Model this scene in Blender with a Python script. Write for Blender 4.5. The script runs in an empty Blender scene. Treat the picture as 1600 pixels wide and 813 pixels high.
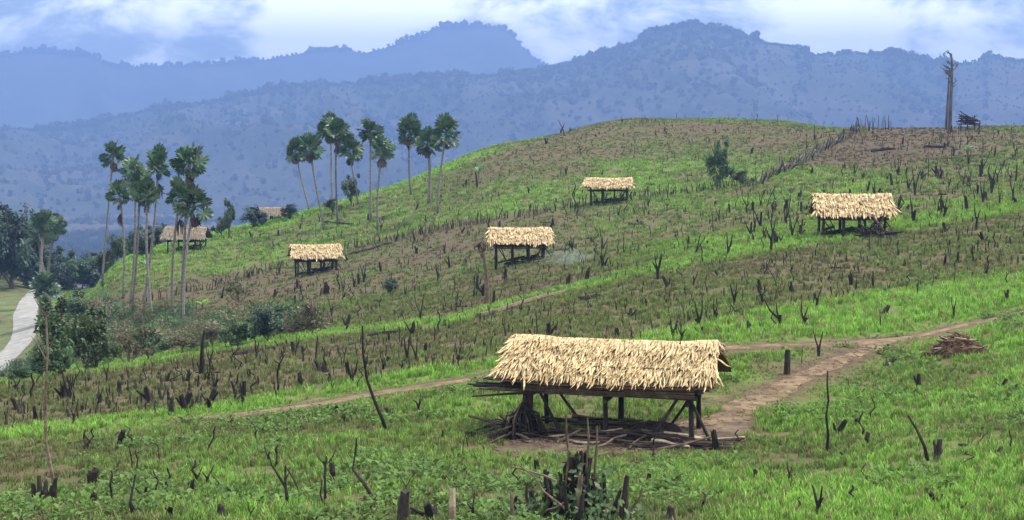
import bpy, math, random
import numpy as np
from mathutils import Matrix, Vector, Euler

R = math.radians
random.seed(7)
rng = np.random.default_rng(7)
scene = bpy.context.scene
COL = scene.collection

# ------------------------------------------------------------------ camera, sky, sun, exposure
PW, PH, FPX = 1600.0, 813.0, 2537.0          # photograph size and focal length in its pixels
HORIZON = 200.0
PITCH = math.atan((PH / 2 - HORIZON) / FPX)
CAM = np.array([0.0, 0.0, 7.0])
cam_data = bpy.data.cameras.new('camera')
cam_data.sensor_width = 36.0
cam_data.lens = 36.0 * FPX / PW
cam_data.clip_start = 0.5
cam_data.clip_end = 20000
cam = bpy.data.objects.new('camera', cam_data)
COL.objects.link(cam)
cam.location = CAM
cam.rotation_euler = (math.pi / 2 - PITCH, 0, 0)
scene.camera = cam

SUN_EL, SUN_AZ = R(60), R(78)                # azimuth clockwise from +Y (view direction): sun to the right
world = bpy.data.worlds.new('World')
scene.world = world
world.use_nodes = True
wn, wl = world.node_tree.nodes, world.node_tree.links
wn.clear()
w_out = wn.new('ShaderNodeOutputWorld')
sky = wn.new('ShaderNodeTexSky')
sky.sky_type = 'NISHITA'
sky.sun_disc = False
sky.sun_elevation = SUN_EL
sky.sun_rotation = SUN_AZ
sky.air_density = 1.0
sky.dust_density = 0.6
bg_sky = wn.new('ShaderNodeBackground'); bg_sky.inputs['Strength'].default_value = 0.12
wl.new(sky.outputs[0], bg_sky.inputs['Color'])
tc = wn.new('ShaderNodeTexCoord')
mp = wn.new('ShaderNodeMapping'); mp.inputs['Scale'].default_value = (1.0, 1.0, 2.2); mp.inputs['Location'].default_value = (1.3, 7.7, 1.1)
wl.new(tc.outputs['Generated'], mp.inputs['Vector'])
nz = wn.new('ShaderNodeTexNoise'); nz.inputs['Scale'].default_value = 9.0; nz.inputs['Detail'].default_value = 9.0
nz.inputs['Roughness'].default_value = 0.58; nz.inputs['Distortion'].default_value = 0.25
wl.new(mp.outputs[0], nz.inputs['Vector'])
rp = wn.new('ShaderNodeValToRGB'); rp.color_ramp.elements[0].position = 0.395; rp.color_ramp.elements[1].position = 0.575
rp.color_ramp.interpolation = 'EASE'
wl.new(nz.outputs['Fac'], rp.inputs[0])
bg_cloud = wn.new('ShaderNodeBackground'); bg_cloud.inputs['Color'].default_value = (1.0, 1.0, 0.98, 1); bg_cloud.inputs['Strength'].default_value = 2.8
mixw = wn.new('ShaderNodeMixShader')
wl.new(rp.outputs[0], mixw.inputs[0]); wl.new(bg_sky.outputs[0], mixw.inputs[1]); wl.new(bg_cloud.outputs[0], mixw.inputs[2])
wl.new(mixw.outputs[0], w_out.inputs['Surface'])

sun_data = bpy.data.lights.new('sun', 'SUN')
sun_data.energy = 5.0
sun_data.angle = R(0.6)
sun_data.color = (1.0, 0.95, 0.86)
sun = bpy.data.objects.new('sun', sun_data)
COL.objects.link(sun)
sdir = Vector((math.sin(SUN_AZ) * math.cos(SUN_EL), math.cos(SUN_AZ) * math.cos(SUN_EL), math.sin(SUN_EL)))
sun.rotation_euler = sdir.to_track_quat('Z', 'Y').to_euler()
sun.location = (0, 0, 60)

vs = scene.view_settings
vs.view_transform = 'Standard'
vs.look = 'None'
vs.exposure = 0.64
vs.gamma = 1.0
vs.use_curve_mapping = False
cy = scene.cycles
cy.use_denoising = True
try: cy.denoiser = 'OPENIMAGEDENOISE'
except Exception: pass
cy.max_bounces = 6; cy.diffuse_bounces = 3; cy.glossy_bounces = 2; cy.transmission_bounces = 3; cy.volume_bounces = 1
cy.transparent_max_bounces = 8

# ------------------------------------------------------------------ helpers
def mat(name, build):
    m = bpy.data.materials.new(name); m.use_nodes = True
    nt = m.node_tree; nt.nodes.clear()
    out = nt.nodes.new('ShaderNodeOutputMaterial')
    build(nt, out)
    return m

def N(nt, typ, **kw):
    n = nt.nodes.new(typ)
    for k, v in kw.items():
        if k in n.inputs: n.inputs[k].default_value = v
        else: setattr(n, k, v)
    return n

def ramp(nt, stops):
    r = nt.nodes.new('ShaderNodeValToRGB')
    cr = r.color_ramp
    while len(cr.elements) < len(stops): cr.elements.new(0.5)
    for e, (p, c) in zip(cr.elements, stops):
        e.position = p; e.color = (*c, 1)
    return r

def simple(name, stops, scale=6.0, rough=0.85, bump=0.0, coord='Object', detail=5, per_object=0.0, bscale=None, stretch=None):
    """noise-coloured rough surface; per_object shifts value from one object to the next"""
    def b(nt, out):
        t = N(nt, 'ShaderNodeTexCoord')
        vec = t.outputs[coord]
        if stretch:
            m_ = N(nt, 'ShaderNodeMapping'); m_.inputs['Scale'].default_value = stretch
            nt.links.new(vec, m_.inputs[0]); vec = m_.outputs[0]
        n = N(nt, 'ShaderNodeTexNoise', Scale=scale, Detail=detail, Roughness=0.62)
        nt.links.new(vec, n.inputs['Vector'])
        r = ramp(nt, stops)
        nt.links.new(n.outputs['Fac'], r.inputs[0])
        colr = r.outputs[0]
        if per_object:
            oi = N(nt, 'ShaderNodeObjectInfo')
            mr = N(nt, 'ShaderNodeMapRange'); mr.inputs['To Min'].default_value = 1 - per_object; mr.inputs['To Max'].default_value = 1 + per_object
            nt.links.new(oi.outputs['Random'], mr.inputs['Value'])
            hs = N(nt, 'ShaderNodeHueSaturation')
            nt.links.new(colr, hs.inputs['Color']); nt.links.new(mr.outputs[0], hs.inputs['Value'])
            colr = hs.outputs[0]
        p = N(nt, 'ShaderNodeBsdfPrincipled', Roughness=rough)
        p.inputs['Specular IOR Level'].default_value = 0.2
        nt.links.new(colr, p.inputs['Base Color'])
        if bump:
            n2 = N(nt, 'ShaderNodeTexNoise', Scale=bscale or scale * 3, Detail=4)
            nt.links.new(vec, n2.inputs['Vector'])
            bm = N(nt, 'ShaderNodeBump', Strength=bump); bm.inputs['Distance'].default_value = 0.05
            nt.links.new(n2.outputs['Fac'], bm.inputs['Height']); nt.links.new(bm.outputs[0], p.inputs['Normal'])
        nt.links.new(p.outputs[0], out.inputs['Surface'])
    return mat(name, b)

def leafy(name, base, var=0.35, trans=0.35, attr=None, hue=0.03, rough=0.5):
    """leaf surface: diffuse and translucent, tinted per instance (attr) or by a noise over the crown"""
    def b(nt, out):
        if attr:
            a = N(nt, 'ShaderNodeAttribute'); a.attribute_type = 'INSTANCER'; a.attribute_name = attr
            c = a.outputs['Color']
        else:
            t = N(nt, 'ShaderNodeTexCoord')
            n = N(nt, 'ShaderNodeTexNoise', Scale=1.6, Detail=4)
            nt.links.new(t.outputs['Object'], n.inputs['Vector'])
            lo = tuple(x * (1 - var) for x in base); hi = tuple(min(1, x * (1 + var)) for x in base)
            r = ramp(nt, [(0.3, lo), (0.7, hi)])
            nt.links.new(n.outputs['Fac'], r.inputs[0])
            oi = N(nt, 'ShaderNodeObjectInfo')
            mr = N(nt, 'ShaderNodeMapRange'); mr.inputs['To Min'].default_value = 0.5 - hue; mr.inputs['To Max'].default_value = 0.5 + hue
            nt.links.new(oi.outputs['Random'], mr.inputs['Value'])
            hs = N(nt, 'ShaderNodeHueSaturation')
            nt.links.new(r.outputs[0], hs.inputs['Color']); nt.links.new(mr.outputs[0], hs.inputs['Hue'])
            c = hs.outputs[0]
        d = N(nt, 'ShaderNodeBsdfPrincipled', Roughness=rough); d.inputs['Specular IOR Level'].default_value = 0.25
        tr = N(nt, 'ShaderNodeBsdfTranslucent')
        nt.links.new(c, d.inputs['Base Color']); nt.links.new(c, tr.inputs['Color'])
        mx = N(nt, 'ShaderNodeMixShader'); mx.inputs[0].default_value = trans
        nt.links.new(d.outputs[0], mx.inputs[1]); nt.links.new(tr.outputs[0], mx.inputs[2])
        nt.links.new(mx.outputs[0], out.inputs['Surface'])
    return mat(name, b)

class MB:
    def __init__(s): s.v = []; s.f = []
    def tube(s, pts, rad, n=6, cap=True, jag=0.0, rnd=random):
        pts = [Vector(p) for p in pts]
        base = len(s.v)
        up = Vector((0.13, 0.31, 1)).normalized()
        ph = rnd.random() * 6.28
        for i, p in enumerate(pts):
            d = (pts[min(i + 1, len(pts) - 1)] - pts[max(i - 1, 0)]).normalized()
            a = d.cross(up)
            if a.length < 0.2: a = d.cross(Vector((1, 0, 0)))
            a.normalize(); b = d.cross(a)
            for k in range(n):
                t = ph + k * 2 * math.pi / n
                q = p + (a * math.cos(t) + b * math.sin(t)) * rad[i]
                if jag and i == len(pts) - 1: q += d * rnd.uniform(-jag, jag)
                s.v.append(tuple(q))
        for i in range(len(pts) - 1):
            for k in range(n):
                k2 = (k + 1) % n
                s.f.append((base + i * n + k, base + i * n + k2, base + (i + 1) * n + k2, base + (i + 1) * n + k))
        if cap:
            s.f.append(tuple(base + (len(pts) - 1) * n + k for k in range(n)))
            s.f.append(tuple(base + n - 1 - k for k in range(n)))
        return s
    def add(s, verts, faces):
        b = len(s.v)
        s.v.extend(tuple(x) for x in verts); s.f.extend(tuple(b + i for i in f) for f in faces)
    def mesh(s, name, material=None, smooth=False):
        me = bpy.data.meshes.new(name)
        me.from_pydata(s.v, [], s.f); me.update()
        if material: me.materials.append(material)
        if smooth:
            for p in me.polygons: p.use_smooth = True
        return me

def link(name, data, parent=None, loc=None, rot=None, scale=None):
    o = bpy.data.objects.new(name, data)
    COL.objects.link(o)
    if parent is not None: o.parent = parent
    if loc is not None: o.location = loc
    if rot is not None: o.rotation_euler = rot
    if scale is not None: o.scale = scale if hasattr(scale, '__len__') else (scale,) * 3
    return o

def tag(o, label=None, cat=None, group=None, kind=None):
    if label: o['label'] = label
    if cat: o['category'] = cat
    if group: o['group'] = group
    if kind: o['kind'] = kind
    return o

def wob(a, b, n, amp, rnd=random):
    a, b = Vector(a), Vector(b)
    out = []
    for i in range(n):
        t = i / (n - 1)
        p = a.lerp(b, t)
        if 0 < i < n - 1: p += Vector((rnd.uniform(-amp, amp), rnd.uniform(-amp, amp), rnd.uniform(-amp, amp)))
        out.append(p)
    return out

# smooth value noise on numpy arrays
_tab = rng.random((256, 256))
def vnoise(x, y):
    x = np.asarray(x, float); y = np.asarray(y, float)
    xi = np.floor(x).astype(int); yi = np.floor(y).astype(int)
    fx = x - xi; fy = y - yi
    fx = fx * fx * (3 - 2 * fx); fy = fy * fy * (3 - 2 * fy)
    g = lambda i, j: _tab[i % 256, j % 256]
    return (g(xi, yi) * (1 - fx) * (1 - fy) + g(xi + 1, yi) * fx * (1 - fy) + g(xi, yi + 1) * (1 - fx) * fy + g(xi + 1, yi + 1) * fx * fy)
def fbm(x, y, o=4, gain=0.5):
    a, t, tot = 1.0, 0.0, 0.0
    for k in range(o):
        t = t + a * vnoise(x * 2 ** k + 17.3 * k, y * 2 ** k + 5.1 * k); tot += a; a *= gain
    return t / tot

def pchip(x, y, xq):
    """monotone cubic through (x, y); y may have extra trailing axes"""
    x = np.asarray(x, float); y = np.asarray(y, float)
    if y.ndim == 1: y = y[:, None]; flat = True
    else: flat = False
    h = np.diff(x)[:, None]; d = np.diff(y, axis=0) / h
    m = np.zeros_like(y)
    w1 = 2 * h[1:] + h[:-1]; w2 = h[1:] + 2 * h[:-1]
    ok = (d[:-1] * d[1:]) > 0
    with np.errstate(divide='ignore', invalid='ignore'):
        mm = (w1 + w2) / (w1 / d[:-1] + w2 / d[1:])
    m[1:-1] = np.where(ok, mm, 0)
    m[0] = d[0]; m[-1] = d[-1]
    xq = np.clip(np.asarray(xq, float), x[0], x[-1])
    i = np.clip(np.searchsorted(x, xq) - 1, 0, len(x) - 2)
    hh = h[i]; t = ((xq - x[i]))[:, None] / hh
    r = ((1 + 2 * t) * (1 - t) ** 2 * y[i] + t * (1 - t) ** 2 * hh * m[i] + t * t * (3 - 2 * t) * y[i + 1] + t * t * (t - 1) * hh * m[i + 1])
    return r[:, 0] if flat else r

SP, CP = math.sin(PITCH), math.cos(PITCH)
def z_at(Y, py):
    c = (PH / 2 - py) / FPX
    return CAM[2] + Y * (c * CP - SP) / (CP + c * SP)
def to_px(x, y, z):
    dz = z - CAM[2]
    f = y * CP - dz * SP; u = y * SP + dz * CP
    return PW / 2 + x / f * FPX, PH / 2 - u / f * FPX

# ------------------------------------------------------------------ terrain: profiles of the hillside, distance and picture height, or ('z', height)
near = [(4, ('z', 3.4)), (14, ('z', 1.95))]
far = lambda z0: [(320, ('z', z0)), (460, ('z', z0 - 32)), (720, ('z', -98)), (1200, ('z', -125)), (2000, ('z', -133)), (9500, ('z', -200))]
cols = {
 -260: near + [(26, 820), (43, 720), (66, 640), (90, ('z', -10)), (130, ('z', -15)), (190, ('z', -20.5)), (240, ('z', -20.5)), (320, ('z', -22)), (460, ('z', -52)), (720, ('z', -98)), (1200, ('z', -125)), (2000, ('z', -133)), (9500, ('z', -200))],
 0:    near + [(26, 813), (44, 690), (70, 605), (90, ('z', -8.2)), (130, ('z', -14.5)), (190, ('z', -20)), (240, ('z', -20)), (320, ('z', -22)), (460, ('z', -52)), (720, ('z', -98)), (1200, ('z', -125)), (2000, ('z', -133)), (9500, ('z', -200))],
 110:  near + [(26, 813), (45, 681), (71, 592), (90, ('z', -7.6)), (130, ('z', -12.6)), (165, ('z', -14.6)), (205, ('z', -16.5)), (250, ('z', -20)), (320, ('z', -25)), (460, ('z', -54)), (720, ('z', -98)), (1200, ('z', -125)), (2000, ('z', -133)), (9500, ('z', -200))],
 200:  near + [(26, 813), (45, 672), (73, 578), (92, ('z', -7.0)), (118, ('z', -9.8)), (150, 500), (190, 408), (250, ('z', -16))] + far(-24),
 400:  near + [(26, 813), (48, 640), (80, 542), (92, 549), (130, 482), (165, 437), (215, 352), (260, ('z', -11))] + far(-22),
 600:  near + [(26, 813), (50, 612), (83, 517), (95, 508), (140, 430), (170, 392), (200, 342), (230, 298), (270, ('z', -7))] + far(-18),
 800:  near + [(26, 813), (38, 692), (51, 578), (86, 480), (98, 464), (121, 420), (165, 345), (195, 290), (248, 224), (285, ('z', 1))] + far(-8),
 1000: near + [(26, 813), (38, 695), (51, 556), (70, 487), (92, 430), (121, 382), (160, 324), (178, 300), (230, 232), (272, 186), (300, ('z', 6))] + far(2),
 1200: near + [(26, 813), (39, 680), (53, 541), (64, 487), (98, 393), (125, 342), (165, 288), (215, 238), (275, 189), (300, ('z', 6))] + far(2),
 1400: near + [(26, 813), (40, 660), (57, 528), (75, 455), (103, 364), (140, 302), (185, 250), (242, 201), (280, ('z', 4.5))] + far(0),
 1600: near + [(25, 813), (40, 640), (62, 488), (78, 428), (110, 330), (145, 281), (195, 231), (236, 198), (280, ('z', 5))] + far(0),
 1860: near + [(24, 813), (40, 615), (66, 440), (84, 380), (116, 290), (150, 245), (195, 205), (230, 185), (280, ('z', 7))] + far(2),
}
YS = np.geomspace(4, 9400, 560)
YS = np.unique(np.concatenate([np.geomspace(4, 24, 30), np.linspace(24, 60, 190), np.geomspace(60.3, 330, 330), np.geomspace(335, 9400, 90)]))
cu = np.array([(px - 800) / FPX / CP for px in sorted(cols)])
prof = []
for px in sorted(cols):
    ys = [p[0] for p in cols[px]]
    zs = [p[1][1] if isinstance(p[1], tuple) else z_at(p[0], p[1]) for p in cols[px]]
    prof.append(pchip(ys, zs, YS))
prof = np.array(prof)                                           # columns x YS
US = np.concatenate([np.linspace(-1.3, -0.46, 22), np.linspace(-0.45, 0.45, 361), np.linspace(0.46, 1.3, 22)])
ZG = pchip(cu, prof, np.clip(US, cu[0], cu[-1]))                 # US x YS
XX = US[:, None] * YS[None, :]; YY = np.broadcast_to(YS[None, :], XX.shape)
amp = np.clip(YS / 60, 0.35, 1.6)[None, :]
ZG = ZG + amp * (0.34 * (fbm(XX / 9 + 40, YY / 9 + 11, 3) - 0.5) + 0.10 * (fbm(XX / 1.6 + 3, YY / 1.6 + 70, 2) - 0.5))
def height(x, y):
    x = np.asarray(x, float); y = np.asarray(y, float)
    u = np.clip(x / np.maximum(y, 4), US[0], US[-1] - 1e-6); yy = np.clip(y, YS[0], YS[-1] - 1e-3)
    i = np.clip(np.searchsorted(US, u, side='right') - 1, 0, len(US) - 2); j = np.clip(np.searchsorted(YS, yy, side='right') - 1, 0, len(YS) - 2)
    a = (u - US[i]) / (US[i + 1] - US[i]); b = (yy - YS[j]) / (YS[j + 1] - YS[j])
    return (ZG[i, j] * (1 - a) * (1 - b) + ZG[i + 1, j] * a * (1 - b) + ZG[i, j + 1] * (1 - a) * b + ZG[i + 1, j + 1] * a * b)
def hz(x, y): return float(height(x, y))
_march = np.concatenate([np.arange(8, 70, 0.1), np.arange(70, 330, 0.25), np.arange(330, 2600, 3.0)])
def hit(px, py, dmin=8.0):
    """the ground point a pixel looks at: first crossing of its ray with the terrain beyond dmin"""
    cx = (px - PW / 2) / FPX; c = (PH / 2 - py) / FPX
    d = np.array([cx, CP + c * SP, c * CP - SP]); d = d / d[1]
    Y = _march[_march >= dmin]
    g = (CAM[2] + Y * d[2]) - height(Y * d[0], Y)
    k = np.argmax(g < 0)
    if g[k] >= 0: return None
    y = Y[k]
    return Vector((y * d[0], y, hz(y * d[0], y)))
def hits(px, py):
    out = np.zeros((len(px), 3)); ok = np.zeros(len(px), bool)
    cx = (px - PW / 2) / FPX; c = (PH / 2 - py) / FPX
    dy = CP + c * SP; dx = cx / dy; dz = (c * CP - SP) / dy
    for s in range(0, len(px), 400):
        e = slice(s, s + 400)
        X = dx[e, None] * _march[None, :]; Yb = np.broadcast_to(_march[None, :], X.shape)
        g = CAM[2] + Yb * dz[e, None] - height(X, Yb)
        k = np.argmax(g < 0, axis=1)
        ok[e] = g[np.arange(len(k)), k] < 0
        y = _march[k]
        out[e, 0] = dx[e] * y; out[e, 1] = y
    out[:, 2] = height(out[:, 0], out[:, 1])
    return out, ok

# field boundaries traced from the photograph (they are lines on the ground: crop edges, banks, path)
def line(*p):
    xs = [a for a, b in p]; ys = [b for a, b in p]
    return lambda x: np.interp(x, xs, ys)
L1 = line((-100, 700), (0, 690), (200, 672), (320, 652), (420, 640), (600, 612), (730, 593), (800, 578), (1000, 556), (1150, 545), (1250, 540), (1380, 532), (1450, 518), (1600, 488), (1700, 465))
L1b = line((-100, 680), (0, 672), (300, 640), (560, 600), (720, 572), (850, 560), (1000, 532), (1040, 522), (1200, 487), (1400, 455), (1600, 428), (1700, 410))
L2 = line((-100, 615), (0, 605), (200, 578), (350, 552), (560, 523), (700, 507), (850, 468), (1000, 432), (1263, 384), (1400, 364), (1600, 332), (1700, 316))
L3 = line((-100, 500), (200, 470), (400, 418), (480, 396), (560, 384), (700, 357), (900, 324), (1060, 303), (1180, 290), (1400, 262), (1600, 232), (1700, 215))
L4 = line((-100, 420), (180, 410), (350, 372), (460, 345), (560, 310), (700, 262), (800, 225), (870, 207), (960, 190), (1080, 183), (1200, 190), (1320, 205), (1420, 200), (1600, 198), (1700, 195))
def sstep(a, b, x):
    t = np.clip((x - a) / (b - a), 0, 1); return t * t * (3 - 2 * t)
def greenness(x, y, z):
    """0 bare brown soil and dry stubble, 1 dense bright young rice"""
    px, py = to_px(x, y, z)
    n1 = fbm(x / 7 + 9, y / 7 + 2, 4); n2 = fbm(x / 22 + 31, y / 30 + 8, 3); n3 = fbm(x / 2 + 3, y / 2, 2)
    nn = 0.55 * n1 + 0.3 * n2 + 0.15 * n3 - 0.5
    wl_ = 6 * (n1 - 0.5) * 2
    l1, l1b, l2, l3, l4 = L1(px), L1b(px), L2(px), L3(px), L4(px)
    g_near = 0.47 + 2.4 * nn + 0.25 * sstep(1000, 1400, px) * sstep(700, 790, py) - 0.28 * sstep(450, 60, px) * sstep(640, 760, py) + 0.22 * sstep(330, 900, px) * sstep(700, 610, py)
    g_band = 0.92 + 0.5 * nn
    g_slope = 0.27 + 1.1 * nn + 0.15 * sstep(900, 1500, px)
    g_bank = 0.85 + 0.5 * nn
    g_mid = 0.37 + 1.5 * nn + 0.22 * sstep(850, 1150, px)
    g_hill = 0.70 + 1.2 * nn - 0.48 * sstep(l4 + 85, l4 + 20, py) * sstep(650, 900, px) + 0.35 * sstep(l4 + 12, l4 + 2, py)
    dark = sstep(0, 30, px - (1340 - (py - 205) * 1.9)) * sstep(268, 245, py) * sstep(1580, 1480, px)
    g_hill = g_hill * (1 - dark) + dark * (0.08 + 0.5 * nn)
    g = g_near
    w = sstep(l1 + wl_ - 1, l1 + wl_ - 6, py); g = g * (1 - w) + w * g_band
    w = sstep(l1b + wl_ + 2, l1b + wl_ - 6, py); g = g * (1 - w) + w * g_slope
    bw = np.interp(px, [0, 400, 700, 1000, 1300, 1600], [18, 17, 9, 14, 20, 22])
    w = sstep(l2 + wl_ * .5 + 3, l2 + wl_ * .5 - 1, py); g = g * (1 - w) + w * g_bank
    w = sstep(l2 + wl_ * .5 - bw * 0.7, l2 + wl_ * .5 - bw * 1.3, py); g = g * (1 - w) + w * g_mid
    w = sstep(l3 + wl_ * .5 + 2, l3 + wl_ * .5 - 8, py); g = g * (1 - w) + w * g_hill
    far_ = sstep(300, 420, y); g = g * (1 - far_) + far_ * 0.55
    return np.clip(g, 0, 1)
SOIL = np.array([0.070, 0.047, 0.029]); DRY = np.array([0.088, 0.072, 0.036]); MIDG = np.array([0.096, 0.136, 0.034]); BRI = np.array([0.150, 0.290, 0.042])
def burnt(x, y, z):
    px, py = to_px(x, y, z)
    k = sstep(0, 30, px - (1345 - (py - 205) * 1.9)) * sstep(272, 240, py) * sstep(1590, 1470, px) * (y < 300)
    return (1 - .5 * k * np.clip(fbm(x / 5, y / 5, 3) * 2.2, 0, 1))[..., None]
def crop_colour(g):
    g = np.asarray(g)[..., None]
    a = DRY + (MIDG - DRY) * np.clip(g / 0.5, 0, 1)
    return a + (BRI - a) * np.clip((g - 0.5) / 0.45, 0, 1)

# ground material: soil, litter and low growth mixed by the crop density stored on the mesh
def b_ground(nt, out):
    a = N(nt, 'ShaderNodeAttribute'); a.attribute_name = 'tint'
    t = N(nt, 'ShaderNodeTexCoord')
    n = N(nt, 'ShaderNodeTexNoise', Scale=2.2, Detail=9, Roughness=0.7); nt.links.new(t.outputs['Object'], n.inputs['Vector'])
    n2 = N(nt, 'ShaderNodeTexNoise', Scale=0.35, Detail=6, Roughness=0.6); nt.links.new(t.outputs['Object'], n2.inputs['Vector'])
    soil = ramp(nt, [(0.3, (0.028, 0.020, 0.014)), (0.52, tuple(SOIL)), (0.75, (0.13, 0.095, 0.056))])
    nt.links.new(n.outputs['Fac'], soil.inputs[0])
    r2 = ramp(nt, [(0.36, (0.05,) * 3), (0.66, (0.75,) * 3)]); nt.links.new(n2.outputs['Fac'], r2.inputs[0])
    mx = N(nt, 'ShaderNodeMix', data_type='RGBA')
    nt.links.new(r2.outputs[0], mx.inputs[0]); nt.links.new(soil.outputs[0], mx.inputs[6]); nt.links.new(a.outputs['Color'], mx.inputs[7])
    p = N(nt, 'ShaderNodeBsdfPrincipled', Roughness=0.95); p.inputs['Specular IOR Level'].default_value = 0.1
    nt.links.new(mx.outputs[2], p.inputs['Base Color'])
    bm = N(nt, 'ShaderNodeBump', Strength=0.6); bm.inputs['Distance'].default_value = 0.12
    nt.links.new(n.outputs['Fac'], bm.inputs['Height']); nt.links.new(bm.outputs[0], p.inputs['Normal'])
    nt.links.new(p.outputs[0], out.inputs['Surface'])
M_ground = mat('ground', b_ground)

def grid_mesh(name, V, ni, nj, material, tint=None, smooth=True):
    me = bpy.data.meshes.new(name)
    idx = np.arange(ni * nj).reshape(ni, nj)
    q = np.stack([idx[:-1, :-1], idx[1:, :-1], idx[1:, 1:], idx[:-1, 1:]], -1).reshape(-1, 4)
    me.vertices.add(len(V)); me.vertices.foreach_set('co', np.ascontiguousarray(V, dtype=np.float32).ravel())
    me.loops.add(q.size); me.loops.foreach_set('vertex_index', q.ravel().astype(np.int32))
    me.polygons.add(len(q)); me.polygons.foreach_set('loop_start', np.arange(0, q.size, 4, dtype=np.int32))
    me.polygons.foreach_set('use_smooth', np.full(len(q), smooth))
    me.update(); me.validate()
    if tint is not None:
        at = me.attributes.new('tint', 'FLOAT_COLOR', 'POINT')
        at.data.foreach_set('color', np.concatenate([tint, np.ones((len(tint), 1))], 1).astype(np.float32).ravel())
    me.materials.append(material)
    return me

# ------------------------------------------------------------------ paths and road: strips on the ground
M_path = simple('path_soil', [(0.3, (0.042, 0.028, 0.016)), (0.5, (0.092, 0.060, 0.032)), (0.8, (0.20, 0.148, 0.085))], 2.0, 0.95, 0.25, detail=9, bscale=5)
M_bare = simple('bare_soil', [(0.25, (0.022, 0.016, 0.011)), (0.5, (0.066, 0.046, 0.028)), (0.8, (0.17, 0.125, 0.078))], 1.1, 0.95, 0.6, detail=9, bscale=7)
M_road = simple('road_gravel', [(0.3, (0.12, 0.116, 0.108)), (0.7, (0.23, 0.225, 0.21))], 0.7, 0.95, 0.2, detail=8)
path_pts = []
def strip(name, pix, width, material, lift=0.03, step=0.35, ragged=0.3, dmin=8):
    P = [hit(a, b, dmin) for a, b in pix]
    P = [p for p in P if p is not None]
    P2 = np.array([(p.x, p.y) for p in P]); seg = np.r_[0, np.cumsum(np.hypot(*np.diff(P2, axis=0).T))]
    s = np.arange(0, seg[-1], step)
    c = pchip(seg, P2, s)
    wd = np.interp(s, seg, np.broadcast_to(np.array(width, float), (len(pix),))[:len(P)])
    tan = np.gradient(c, axis=0); tan /= np.linalg.norm(tan, axis=1)[:, None]
    nor = np.stack([-tan[:, 1], tan[:, 0]], 1)
    m = 9
    V = []
    for k in range(m):
        t = k / (m - 1) * 2 - 1
        off = t * wd / 2 * (1 + ragged * (fbm(s * 0.8 + 50 * np.sign(t), s * 0 + 9, 3) - 0.5) * 2 * abs(t))
        q = c + nor * off[:, None]
        V.append(np.stack([q[:, 0], q[:, 1], height(q[:, 0], q[:, 1]) + lift * (1.3 - abs(t)) + (-0.02 if abs(t) > .99 else 0)], 1))
    V = np.stack(V, 0).reshape(-1, 3)
    path_pts.append((c, wd))
    return tag(link(name, grid_mesh(name, V, m, len(s), material)), kind='structure')
strip('path', [(1640, 478), (1600, 488), (1540, 502), (1470, 517), (1400, 531), (1345, 550), (1290, 573), (1235, 600), (1180, 630), (1130, 655), (1080, 672)], [.55, .55, .55, .55, .6, .65, .72, .85, 1.1, 1.3, 1.1], M_path, ragged=.5)
strip('path', [(1400, 531), (1330, 537), (1240, 540), (1160, 543), (1080, 549), (960, 560), (860, 572), (780, 584), (720, 596), (640, 607), (540, 624), (440, 640), (340, 652), (280, 657)], [.8, .8, .8, .8, .8, .8, .8, .8, .9, 1.1, 1.2, 1.2, 1.1, .5], M_path, lift=0.035)
strip('bare_soil', [(775, 705), (840, 700), (930, 695), (1020, 690), (1110, 670), (1150, 655)], [.6, 2.3, 3.2, 3.4, 2.7, .9], M_bare, lift=0.02, step=0.25, ragged=0.35)
strip('road', [(-60, 612), (-30, 590), (0, 566), (28, 541), (40, 516), (40, 488), (50, 468), (66, 455), (95, 447)], [3.4, 3.4, 3.4, 3.4, 3.4, 3.3, 3.2, 3.2, 3.2], M_road, lift=0.08, step=0.8, ragged=0.05, dmin=160)
def path_dist(x, y):
    d = np.full(np.shape(x), 9.0)
    for c, wd in path_pts:
        for k in range(0, len(c), 2):
            d = np.minimum(d, np.hypot(x - c[k, 0], y - c[k, 1]) - wd[k] / 2)
    return d

V = np.stack([XX, YY, ZG], -1).reshape(-1, 3)
g_ = greenness(V[:, 0], V[:, 1], V[:, 2])
tn = crop_colour(g_) * 0.52 * burnt(V[:, 0], V[:, 1], V[:, 2])
nr_ = (V[:, 1] < 80) & (V[:, 1] > 24)
wp = np.ones(len(V)); wp[nr_] = sstep(0.0, 0.8, path_dist(V[nr_, 0], V[nr_, 1]))
tn = SOIL * (1 - wp[:, None]) + tn * wp[:, None]
fw = sstep(255, 330, V[:, 1])[:, None]
tn = tn * (1 - fw) + fw * np.array([0.028, 0.040, 0.024])
vf = (sstep(150, 175, V[:, 1]) * sstep(-.24, -.27, V[:, 0] / V[:, 1]) * (V[:, 1] < 300))[:, None]
tn = tn * (1 - vf) + vf * np.array([0.075, 0.135, 0.036])
tag(link('ground', grid_mesh('ground', V, len(US), len(YS), M_ground, tn)), kind='structure')

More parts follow.
